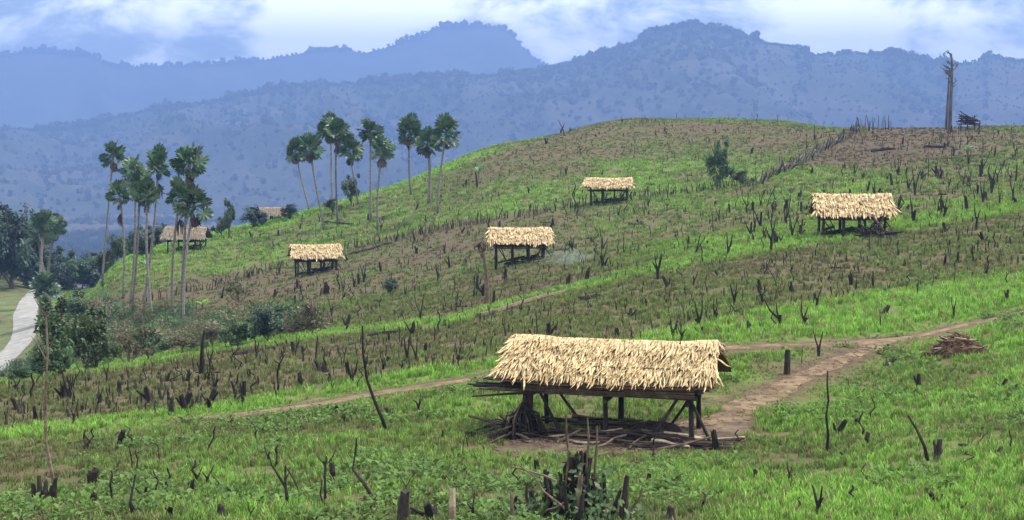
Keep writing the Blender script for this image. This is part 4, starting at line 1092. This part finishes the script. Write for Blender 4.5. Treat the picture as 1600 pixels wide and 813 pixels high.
def stake_fence(label, pix, n, ha, hb, seed):
    rnd = random.Random(seed); P = [hit(*q) for q in pix]; a = P[0]
    o = link('stake_fence', None, loc=a); tag(o, label, 'fence')
    seg = np.r_[0, np.cumsum([(P[i + 1] - P[i]).length for i in range(len(P) - 1)])]
    for k in range(n):
        s = seg[-1] * (k + rnd.random()) / n; x = np.interp(s, seg, [p.x for p in P]) + rnd.gauss(0, .15); y = np.interp(s, seg, [p.y for p in P]) + rnd.gauss(0, .5); h = rnd.uniform(ha, hb)
        link('stake', rnd.choice(STAKES), o, loc=(x - a.x, y - a.y, hz(x, y) - a.z), rot=(rnd.gauss(0, .08), rnd.gauss(0, .12), rnd.uniform(0, 6)), scale=(1.1, 1.1, h))
stake_fence('long uneven row of thin stakes running across the foot of the far hill', [(540, 390), (640, 370), (740, 352), (850, 333), (1010, 309), (1100, 299), (1178, 291)], 210, .5, 1.25, 3)
stake_fence('low row of stakes below the palms leading towards the small lone hut', [(205, 478), (260, 466), (330, 450), (400, 430), (448, 416)], 70, .4, 1.0, 4)
stake_fence('short cluster of upright stakes where the brush fence meets the ridge', [(1335, 208), (1360, 204), (1390, 203)], 22, .9, 2.4, 5)

# ------------------------------------------------------------------ palms
def fan_leaf(rnd, dead=False):
    m = MB(); pet = rnd.uniform(.6, .85); rad = rnd.uniform(.72, .9)
    m.tube([(0, 0, 0), (pet * .5, 0, .03), (pet, 0, 0)], [.03, .024, .02], 4, rnd=rnd)
    n = 17; spread = R(300)
    for k in range(n):
        a = -spread / 2 + spread * k / (n - 1) + rnd.gauss(0, .03); r = rad * (1 - .16 * abs(a) / 2.2) * rnd.uniform(.86, 1.06)
        w = spread / n * .52; fold = .10 * (1 if k % 2 else -1); droop = -.10 * rnd.uniform(.2, 1.4)
        cup = .18 * (1 - math.cos(a * .5)) 
        p0 = (pet, 0, 0)
        def P(rr, aa, z): return (pet + rr * math.cos(aa), rr * math.sin(aa), z)
        if dead: r *= .8; droop -= .3
        m.add([p0, P(r * .74, a - w, cup * .7 + fold * .3), P(r * .76, a + w, cup * .7 - fold * .3), P(r, a, cup + droop * .6)], [(0, 1, 2), (1, 3, 2)])
    return m.mesh('palm_leaf' if not dead else 'dead_palm_leaf', M_deadleaf if dead else M_palmleaf)
rp_ = random.Random(91)
FAN = [fan_leaf(rp_) for _ in range(5)]; FAN_D = [fan_leaf(rp_, True) for _ in range(3)]
def palm(label, base, crown, seed, n=20, size=1.0, dead=4, group='tall fan palms', dmin=8, thick=.15, bulge=True):
    rnd = random.Random(seed); b = hit(base[0], base[1], dmin); s = b.y / FPX; size *= rnd.uniform(.85, 1.12); n += rnd.randint(-2, 4); dead += rnd.randint(-2, 3)
    o = link('fan_palm', None, loc=b); tag(o, label, 'palm', group)
    top = Vector(((crown[0] - base[0]) * s, rnd.uniform(-.4, .4), (base[1] - crown[1] - 5) * s)); H = top.z
    bow = rnd.uniform(-.3, .3)
    pts = [Vector((0, 0, -.3))] + [Vector((top.x * (t ** 1.15) + bow * math.sin(t * 3.14), top.y * t, H * t)) for t in (.12, .3, .5, .7, .85, .95, 1.0)]
    link('trunk', MB().tube(pts, [thick * 1.35, thick * 1.1, thick, thick * .95, thick * .9, thick * .95, thick * 1.1, thick * .8], 8, rnd=rnd).mesh('trunk', M_trunk, True), o)
    def place(me, az, el, sc, p, nm):
        c = link(nm, me, o)
        roll = rnd.uniform(-1.1, 1.1)
        c.matrix_local = Matrix.Translation(p) @ Matrix.Rotation(az, 4, 'Z') @ Matrix.Rotation(-el, 4, 'Y') @ Matrix.Rotation(roll, 4, 'X') @ Matrix.Scale(sc, 4)
    for k in range(n):
        az = k * 2.4 + rnd.gauss(0, .25); q = (k + .5) / n; el = R(85 - 122 * q ** .9 + rnd.gauss(0, 8))
        place(rnd.choice(FAN), az, el, size * rnd.uniform(.85, 1.15), top + Vector((0, 0, .35 - .5 * q)), 'leaf')
    for k in range(dead):
        place(rnd.choice(FAN_D), rnd.uniform(0, 6.28), R(rnd.uniform(-86, -60)), size * rnd.uniform(.6, .85), top + Vector((0, 0, -.3 - rnd.random() * .4)), 'dead_leaf')
    if bulge and rnd.random() < .35:
        m = MB(); zc = -1.6 - rnd.random()
        for k in range(16):
            a = rnd.uniform(0, 6.28); r = rnd.uniform(.1, .35); m.tube([top + Vector((0, 0, zc + .5)), top + Vector((r * math.cos(a), r * math.sin(a), zc + rnd.uniform(-.3, .2))), top + Vector((r * 1.1 * math.cos(a), r * 1.1 * math.sin(a), zc - rnd.uniform(.3, .9)))], [.04, .05, .02], 4, rnd=rnd)
        link('fruit_stalks', m.mesh('fruit_stalks', M_char), o)
    return o
GA, GB_, GC = 'fan palms on the flank of the far hill', 'fan palms rising from the lower slope by the bushes', 'fan palms beside the road'
PA = [('outermost palm of the hillside row, leaning away from its neighbours', (484, 330), (463, 232)), ('palm with a long slanting trunk next to the outermost hillside palm', (507, 361), (486, 230)),
      ('tallest straight palm of the hillside row, one of a touching pair', (521, 332), (519, 199)), ('lower-based palm of the touching hillside pair', (528, 353), (527, 204)), ('short-trunked palm standing in front of the small hillside tree', (560, 320), (547, 232)),
      ('tall straight palm in the middle of the hillside row', (579, 346), (580, 205)), ('shorter palm with a low round crown in the hillside row', (590, 360), (598, 234)), ('slim palm with two drooping dead leaves, standing apart on the hillside', (642, 305), (640, 203)),
      ('palm with the darkest thickest trunk, hung with dead leaves, on the hillside', (670, 318), (669, 222)), ('innermost palm of the hillside row, with a wide crown', (683, 334), (697, 208))]
for k, (lb, b, c) in enumerate(PA):
    palm(lb, b, c, 200 + k, n=20, size=1.40 if k != 5 else 1.25, dead=5 if k in (7, 8) else 3, group=GA, thick=.2 if k == 8 else .13)
PB = [('lone slanting palm standing apart from the lower palm clump, tallest crown', (159, 452), (180, 240)), ('palm with a full crown in the middle of the lower clump', (203, 482), (213, 268)), ('low-crowned palm in front within the lower palm clump', (192, 468), (192, 302)),
      ('palm with a ragged half-hidden crown in the lower clump', (206, 492), (222, 288)), ('strongly leaning palm with a bulging fruit cluster below its crown', (222, 500), (251, 254)), ('slender straight-trunked palm behind the leaning one', (238, 502), (234, 300)),
      ('tall thin palm above the grey-thatched hut', (283, 508), (301, 252)), ('palm with dark fruit stalks beside the grey-thatched hut', (270, 500), (283, 305)), ('palm with a wide yellowing crown in front of the grey-thatched hut', (287, 508), (305, 318))]
for k, (lb, b, c) in enumerate(PB):
    palm(lb, b, c, 230 + k, n=18, size=1.02, dead=3, group=GB_, thick=.11)
PC = [('palm with a full crown beside the road bend', (63, 496), (72, 345)), ('palm of the roadside pair with the shorter trunk', (76, 492), (60, 362)), ('palm behind the roadside pair, crown merging with theirs', (70, 482), (88, 352)),
      ('low palm with drooping fans under the tall roadside palms', (78, 500), (74, 446)), ('short palm with upright leaves between the dark trees and the slope', (129, 440), (129, 392))]
for k, (lb, b, c) in enumerate(PC):
    palm(lb, b, c, 260 + k, n=18, size=1.5 if k < 4 else 1.1, dead=3, group=GC, dmin=170 if k < 4 else 100, thick=.2)
# dead palm in front of the third hut
def dead_palm():
    b = hit(760, 474); s = b.y / FPX; rnd = random.Random(15)
    o = link('dead_palm', None, loc=b); tag(o, 'dead leaning palm with a withered drooping crown in front of a hut', 'palm')
    P = [Vector((0, 0, -.1)), Vector((1 * s, 0, 20 * s)), Vector((0, 0, 50 * s)), Vector((-5 * s, 0, 80 * s)), Vector((-7 * s, 0, 98 * s))]
    link('trunk', MB().tube(P, [.22, .16, .12, .10, .09], 7).mesh('trunk', M_pole), o)
    for k in range(8):
        c = link('dead_leaf', rnd.choice(FAN_D), o)
        c.matrix_local = Matrix.Translation(P[-1]) @ Matrix.Rotation(rnd.uniform(0, 6.28), 4, 'Z') @ Matrix.Rotation(R(rnd.uniform(15, 75)), 4, 'Y') @ Matrix.Scale(rnd.uniform(.4, .6), 4)
dead_palm()

# ------------------------------------------------------------------ trees and bushes
def crown_mesh(seed, n, leaf, material, clumps=16, squash=1.0):
    r = random.Random(seed); m = MB()
    cs = []
    for k in range(clumps):
        d = Vector((r.gauss(0, 1), r.gauss(0, 1), r.gauss(0, 1))).normalized() * r.uniform(.15, .86)
        d.x *= r.uniform(.7, 1.15); cs.append((d, r.uniform(.13, .33)))
    for k in range(n):
        c, rad = r.choice(cs)
        p = c + Vector((r.gauss(0, 1), r.gauss(0, 1), r.gauss(0, 1))).normalized() * rad * r.random() ** .4
        p.z = p.z * squash
        nrm = (p - c * .4 + Vector((r.gauss(0, .3), r.gauss(0, .3), .3 + r.gauss(0, .3)))).normalized()
        a = nrm.orthogonal().normalized(); a.rotate(Matrix.Rotation(r.uniform(0, 6.28), 3, nrm)); b = nrm.cross(a)
        l = leaf * r.uniform(.6, 1.3)
        m.add([p - a * l, p + b * l * .5, p + a * l, p - b * l * .5], [(0, 1, 2, 3)])
    return m.mesh('crown', material)
CR = {'leaf': [crown_mesh(s, 4200, .062, M_leaf, 26) for s in (1, 2, 3)], 'dark': [crown_mesh(s, 5200, .062, M_leaf_dark, 34) for s in (4, 5, 6)],
      'dry': [crown_mesh(s, 2000, .05, M_leaf_dry, 24) for s in (7, 8)]}
def tree(name, label, cat, px, base_y, w, top_y, kind, seed, dmin=8, stem=.25, group=None, at=None):
    """w and top_y in picture pixels at the base's distance"""
    r = random.Random(seed); b = hit(px, base_y, dmin) if at is None else at; s = b.y / FPX
    H = (base_y - top_y) * s; W = w * s / 2
    o = link(name, None, loc=b, rot=(0, 0, 0)); tag(o, label, cat, group)
    ch = H * (1 - stem); zc = H - ch / 2
    m = MB(); tr = max(.03, H * .022)
    m.tube(wob((0, 0, -.2), (r.uniform(-.1, .1) * W, 0, zc), 5, W * .05, r), [tr * 1.4, tr, tr * .9, tr * .7, tr * .5], 6, rnd=r)
    for k in range(6):
        a = r.uniform(0, 6.28); z0 = H * r.uniform(stem * .5, .55)
        m.tube([(0, 0, z0), (W * .35 * math.cos(a), W * .35 * math.sin(a), z0 + ch * .2), (W * .65 * math.cos(a), W * .65 * math.sin(a), z0 + ch * .42)], [tr * .6, tr * .4, tr * .15], 5, rnd=r)
    link('trunk', m.mesh('trunk', M_pole), o)
    link('crown', r.choice(CR[kind]), o, loc=(0, 0, zc), rot=(0, 0, r.uniform(0, 6.28)), scale=(W * 1.15, W * 1.1, ch / 2 * 1.12))
    return o
T = [
 ('slender_tree', 'slender dark tree standing alone on the hill by the brush fence', 'tree', 1125, 296, 46, 212, 'leaf', 1, 8, .05), ('round_bush', 'small dark bush at the foot of the lone hill tree', 'bush', 1160, 294, 36, 262, 'leaf', 2, 8, .02),
 ('small_tree', 'small leafy tree among the hillside palms', 'tree', 549, 322, 36, 268, 'leaf', 3, 8, .15), ('low_bush', 'low bush beneath the hillside palms', 'bush', 520, 336, 30, 306, 'leaf', 4, 8, .05),
 ('slender_tree', 'slim upright tree behind the grey-thatched hut', 'tree', 358, 372, 24, 304, 'leaf', 5, 8, .1), ('round_bush', 'rounded bush beside the grey-thatched hut', 'bush', 346, 372, 30, 336, 'leaf', 6, 8, .05), ('round_bush', 'dark rounded bush next to the pale roof on the ridge', 'bush', 398, 356, 42, 322, 'dark', 7, 8, .05), ('low_bush', 'dark low bush just uphill of the pale roof on the ridge', 'bush', 452, 343, 28, 318, 'dark', 8, 8, .05),
 ('round_bush', 'small round dark green bush alone on the slope below the lone hut', 'bush', 610, 460, 26, 434, 'dark', 9, 8, .0),
 ('dense_tree', 'largest dark tree massed beside the road bend', 'tree', 18, 452, 96, 316, 'dark', 10, 250, .0), ('dense_tree', 'dark broad tree at the edge of the woods by the road', 'tree', -22, 456, 80, 340, 'dark', 11, 250, .05), ('dense_tree', 'blue-green tree behind the roadside palms', 'tree', 108, 446, 62, 372, 'leaf', 12, 240, .05), ('dense_tree', 'rounded tree between the roadside palms and the lower palm clump', 'tree', 152, 428, 56, 370, 'dark', 13, 210, .05), ('dense_tree', 'low tree behind the trunks of the lower palm clump', 'tree', 222, 402, 50, 352, 'dark', 14, 195, .05), ('dense_tree', 'small tree beyond the crest behind the lower palm clump', 'tree', 182, 410, 40, 362, 'leaf', 15, 205, .05), ('dense_tree', 'dark tree filling the gap under the tall roadside palms', 'tree', 52, 452, 52, 388, 'dark', 16, 260, .05),
 ('leafy_tree', 'big leafy tree in front of the road', 'tree', 92, 600, 108, 452, 'leaf', 17, 76, .0), ('leafy_bush', 'leafy bush at the foot of the big leafy tree', 'bush', 66, 604, 62, 540, 'leaf', 18, 74, .05), ('leafy_bush', 'loose green bush between the big leafy tree and the palms', 'bush', 150, 592, 86, 470, 'leaf', 19, 78, .08), ('leafy_bush', 'brownish dry bush below the lower palm clump', 'bush', 200, 580, 80, 490, 'dry', 20, 80, .08),
 ('leafy_bush', 'spiky green bush at the foot of the lower palms', 'bush', 232, 566, 64, 498, 'leaf', 21, 82, .05), ('leafy_bush', 'low pale dry bush beside the spiky green bush', 'bush', 285, 556, 90, 508, 'dry', 22, 84, .05), ('leafy_bush', 'dry reddish bush above the grassy bank', 'bush', 330, 546, 64, 490, 'dry', 23, 86, .05), ('leafy_bush', 'green bush on the bank beside the reddish dry bush', 'bush', 372, 544, 62, 492, 'leaf', 24, 88, .06), ('leafy_bush', 'rounded dark green bush on the bank above the long log', 'bush', 418, 538, 64, 476, 'dark', 25, 90, .08), ('leafy_bush', 'thin brown bush below the small lone hut', 'bush', 482, 520, 48, 450, 'dry', 26, 90, .1), ('leafy_bush', 'withered grey bush uphill of the dry bushes', 'bush', 372, 478, 64, 424, 'dry', 27, 90, .1), ('leafy_bush', 'small dark bush at the foot of the brushy bank', 'bush', 30, 608, 40, 580, 'leaf', 28, 72, .02), ('leafy_bush', 'dusty bush among the thin trunks of the lower palm clump', 'bush', 160, 520, 60, 456, 'dry', 29, 100, .05), ('leafy_bush', 'dark bush beside the trunks nearest the road', 'bush', 120, 510, 56, 446, 'leaf', 30, 120, .05)]
_r = random.Random(404)
for k, (x_, y_, w_, t_, kd) in enumerate([(-50, 452, 70, 350, 'dark'), (35, 440, 60, 350, 'dark'), (75, 436, 70, 372, 'dark'), (130, 432, 60, 380, 'dark'), (170, 424, 56, 376, 'leaf'), (205, 412, 56, 366, 'dark'), (245, 398, 44, 356, 'dark'), (98, 424, 60, 378, 'leaf'), (150, 414, 50, 378, 'dark'), (10, 432, 70, 330, 'dark'), (42, 446, 66, 345, 'dark'), (-4, 446, 84, 322, 'dark'), (22, 438, 70, 352, 'leaf'), (96, 442, 60, 386, 'dark'), (60, 440, 60, 372, 'dark')]):
    T.append(('woodland_tree', 'tree of the dark wood massed beyond the road and lower palms', 'tree', x_, y_, w_, t_, kd, 500 + k, 215, .0))
for t in T:
    b = None
    for dy_ in range(0, 60, 3):
        b = hit(t[3], t[4] + dy_, t[9])
        if b is not None and b.y < 345: break
        b = None
    if b is None: b = hit(t[3], t[4] + 14, 60)
    if b is None or b.y > 345: continue
    tree(*t, at=b, group='trees of the dark wood beyond the road' if t[0] == 'woodland_tree' else 'bushes and trees by the road and lower palms' if t[3] < 500 else 'trees and bushes on the hill')
# tangled undergrowth on the bank and valley woods, each one mass
def mass(name, px, py, smin, smax, cols_, label, cat, dmin, sq=1.0, zoff=.5):
    P, ok = [], []
    for a, b in zip(px, py):
        q = hit(a, b, dmin)
        if q is not None: P.append((q.x, q.y, q.z))
    P = np.array(P); n = len(P); s = rng.uniform(smin, smax, n)
    P[:, 2] -= s * .25
    cc = np.array(cols_)[rng.integers(0, len(cols_), n)] * rng.uniform(.6, 1.4, n)[:, None]
    scatter(name, P, np.stack([rng.normal(0, .2, n), rng.normal(0, .2, n), rng.uniform(0, 6.28, n)], 1), np.stack([s, s, s * sq * rng.uniform(.7, 1.4, n)], 1), cc, BUSHY, label, cat)
def bushy(r, n=240):
    m = MB()
    for k in range(n):
        p = Vector((r.gauss(0, .42), r.gauss(0, .42), abs(r.gauss(.1, .5))))
        if p.length > 1.25: p *= .6
        d = Vector((r.gauss(0, 1), r.gauss(0, 1), r.gauss(.2, .8))).normalized() * r.uniform(.06, .17); b = d.orthogonal().normalized() * d.length * .4
        m.add([p - d, p + b, p + d, p - b], [(0, 1, 2, 3)])
    for k in range(5): m.tube([(0, 0, -.1), (r.gauss(0, .3), r.gauss(0, .3), r.uniform(.6, 1.2))], [.02, .008], 4, rnd=r)
    return m.mesh('undergrowth_clump', M_blade)
BUSHY = [bushy(random.Random(600 + k)) for k in range(6)]
_n = 640; _px = rng.uniform(0, 500, _n) ** 1.0; _t = rng.random(_n) ** 1.3
_top = np.interp(_px, [0, 60, 120, 200, 300, 400, 500], [588, 560, 470, 470, 492, 490, 508]); _py = L2(_px) - 14 - (L2(_px) - 14 - _top) * _t
mass('bank_undergrowth', _px, _py, .45, 1.3, [(0.05, 0.095, 0.035), (0.06, 0.11, 0.04), (0.045, 0.085, 0.04), (0.09, 0.095, 0.045), (0.15, 0.12, 0.07)], 'tangled green and dry undergrowth along the foot of the palms', 'undergrowth', 74)
_n = 900; _px = rng.uniform(-80, 330, _n); _py = rng.uniform(368, 446, _n)
mass('valley_wood', _px, _py, 4.0, 8.0, [(0.022, 0.04, 0.024), (0.03, 0.05, 0.028), (0.018, 0.034, 0.024)], 'dark wood filling the valley beyond the road', 'wood', 345, 1.1)
_n = 2600; _px = rng.uniform(-120, 480, _n); _py = rng.uniform(340, 420, _n)
_k = ~((_py > 352) & (_py < 364)); _px, _py = _px[_k], _py[_k]
mass('valley_wood', _px, _py, 5, 9, [(0.022, 0.036, 0.024), (0.03, 0.046, 0.028), (0.018, 0.030, 0.022)], 'hazy wood on the valley floor below the mountains', 'wood', 400, 1.0)
# banana plants
def banana(label, px, py, h_px, n, material, seed):
    b = hit(px, py); s = b.y / FPX; H = h_px * s; r = random.Random(seed)
    o = link('banana_plant', None, loc=b); tag(o, label, 'banana plant')
    link('stem', MB().tube([(0, 0, -.1), (0, 0, H * .55)], [H * .05, H * .03], 7).mesh('stem', M_pole), o)
    for k in range(n):
        a = k * 2.4 + r.gauss(0, .3); e = r.uniform(.5, 1.25); l = H * r.uniform(.45, .7); w = l * .17; m = MB(); v = []; f = []
        for i in range(6):
            t = i / 5; x = l * t * math.cos(e * (1 - .5 * t)); z = H * .5 + l * (math.sin(e) * t - .45 * t * t); ww = w * math.sin(3.14 * (t * .93 + .05))
            v += [(x, -ww, z + ww * .25), (x, 0, z), (x, ww, z + ww * .25)]
        for i in range(5):
            f += [(i * 3, i * 3 + 1, i * 3 + 4, i * 3 + 3), (i * 3 + 1, i * 3 + 2, i * 3 + 5, i * 3 + 4)]
        m.add(v, f); link('leaf', m.mesh('leaf', material), o, rot=(0, 0, a))
banana('young banana plant with pale leaves beside the hut with brush at one end', 1212, 330, 30, 6, M_banana, 1)
banana('young banana plant with blue-green leaf among the lower palm trunks', 232, 432, 30, 5, M_banana, 2)
banana('bright lime-green young plant above the dry bushes', 316, 492, 30, 7, M_lime, 3)
banana('small banana plant next to the dead palm', 748, 430, 26, 5, M_banana, 4)
banana('small banana plant sprouting by a stump on the hill flank', 748, 282, 26, 5, M_banana, 5)
banana('young banana plant on the slope below the dead tree', 1512, 250, 32, 6, M_banana, 6)
banana('small banana plant uphill of the pale roof', 472, 352, 28, 6, M_banana, 7)

# thin smoke beside the third hut
def smoke():
    b = hit(890, 414); m = MB(); n, k = 20, 10
    for i in range(k + 1):
        t = i / k * math.pi
        for j in range(n):
            a = j / n * 6.283; q = 1 + .18 * math.sin(2 * a + 3 * t)
            m.v.append((math.sin(t) * math.cos(a) * 2.3 * q, math.sin(t) * math.sin(a) * 1.2, .55 - math.cos(t) * .7 * q))
    for i in range(k):
        for j in range(n): m.f.append((i * n + j, i * n + (j + 1) % n, (i + 1) * n + (j + 1) % n, (i + 1) * n + j))
    def bs(nt, out):
        v = N(nt, 'ShaderNodeVolumePrincipled'); v.inputs['Color'].default_value = (.75, .85, .95, 1); 
        t = N(nt, 'ShaderNodeTexCoord'); mp_ = N(nt, 'ShaderNodeMapping'); mp_.inputs['Location'].default_value = (0, 0, -.46); mp_.inputs['Scale'].default_value = (.40, .8, 1.15)
        nt.links.new(t.outputs['Object'], mp_.inputs[0])
        gr = N(nt, 'ShaderNodeTexGradient', gradient_type='SPHERICAL'); nt.links.new(mp_.outputs[0], gr.inputs[0])
        nn = N(nt, 'ShaderNodeTexNoise', Scale=1.1, Detail=3); nt.links.new(t.outputs['Object'], nn.inputs['Vector'])
        ma = N(nt, 'ShaderNodeMath', operation='MULTIPLY'); nt.links.new(gr.outputs[1], ma.inputs[0]); nt.links.new(nn.outputs['Fac'], ma.inputs[1])
        mb = N(nt, 'ShaderNodeMath', operation='MULTIPLY'); mb.inputs[1].default_value = .2; nt.links.new(ma.outputs[0], mb.inputs[0]); nt.links.new(mb.outputs[0], v.inputs['Density'])
        nt.links.new(v.outputs[0], out.inputs['Volume'])
    tag(link('smoke', m.mesh('smoke', mat('smoke', bs)), loc=b), 'thin pale blue smoke drifting over the ground beside a hut', 'smoke', kind='stuff')
smoke()
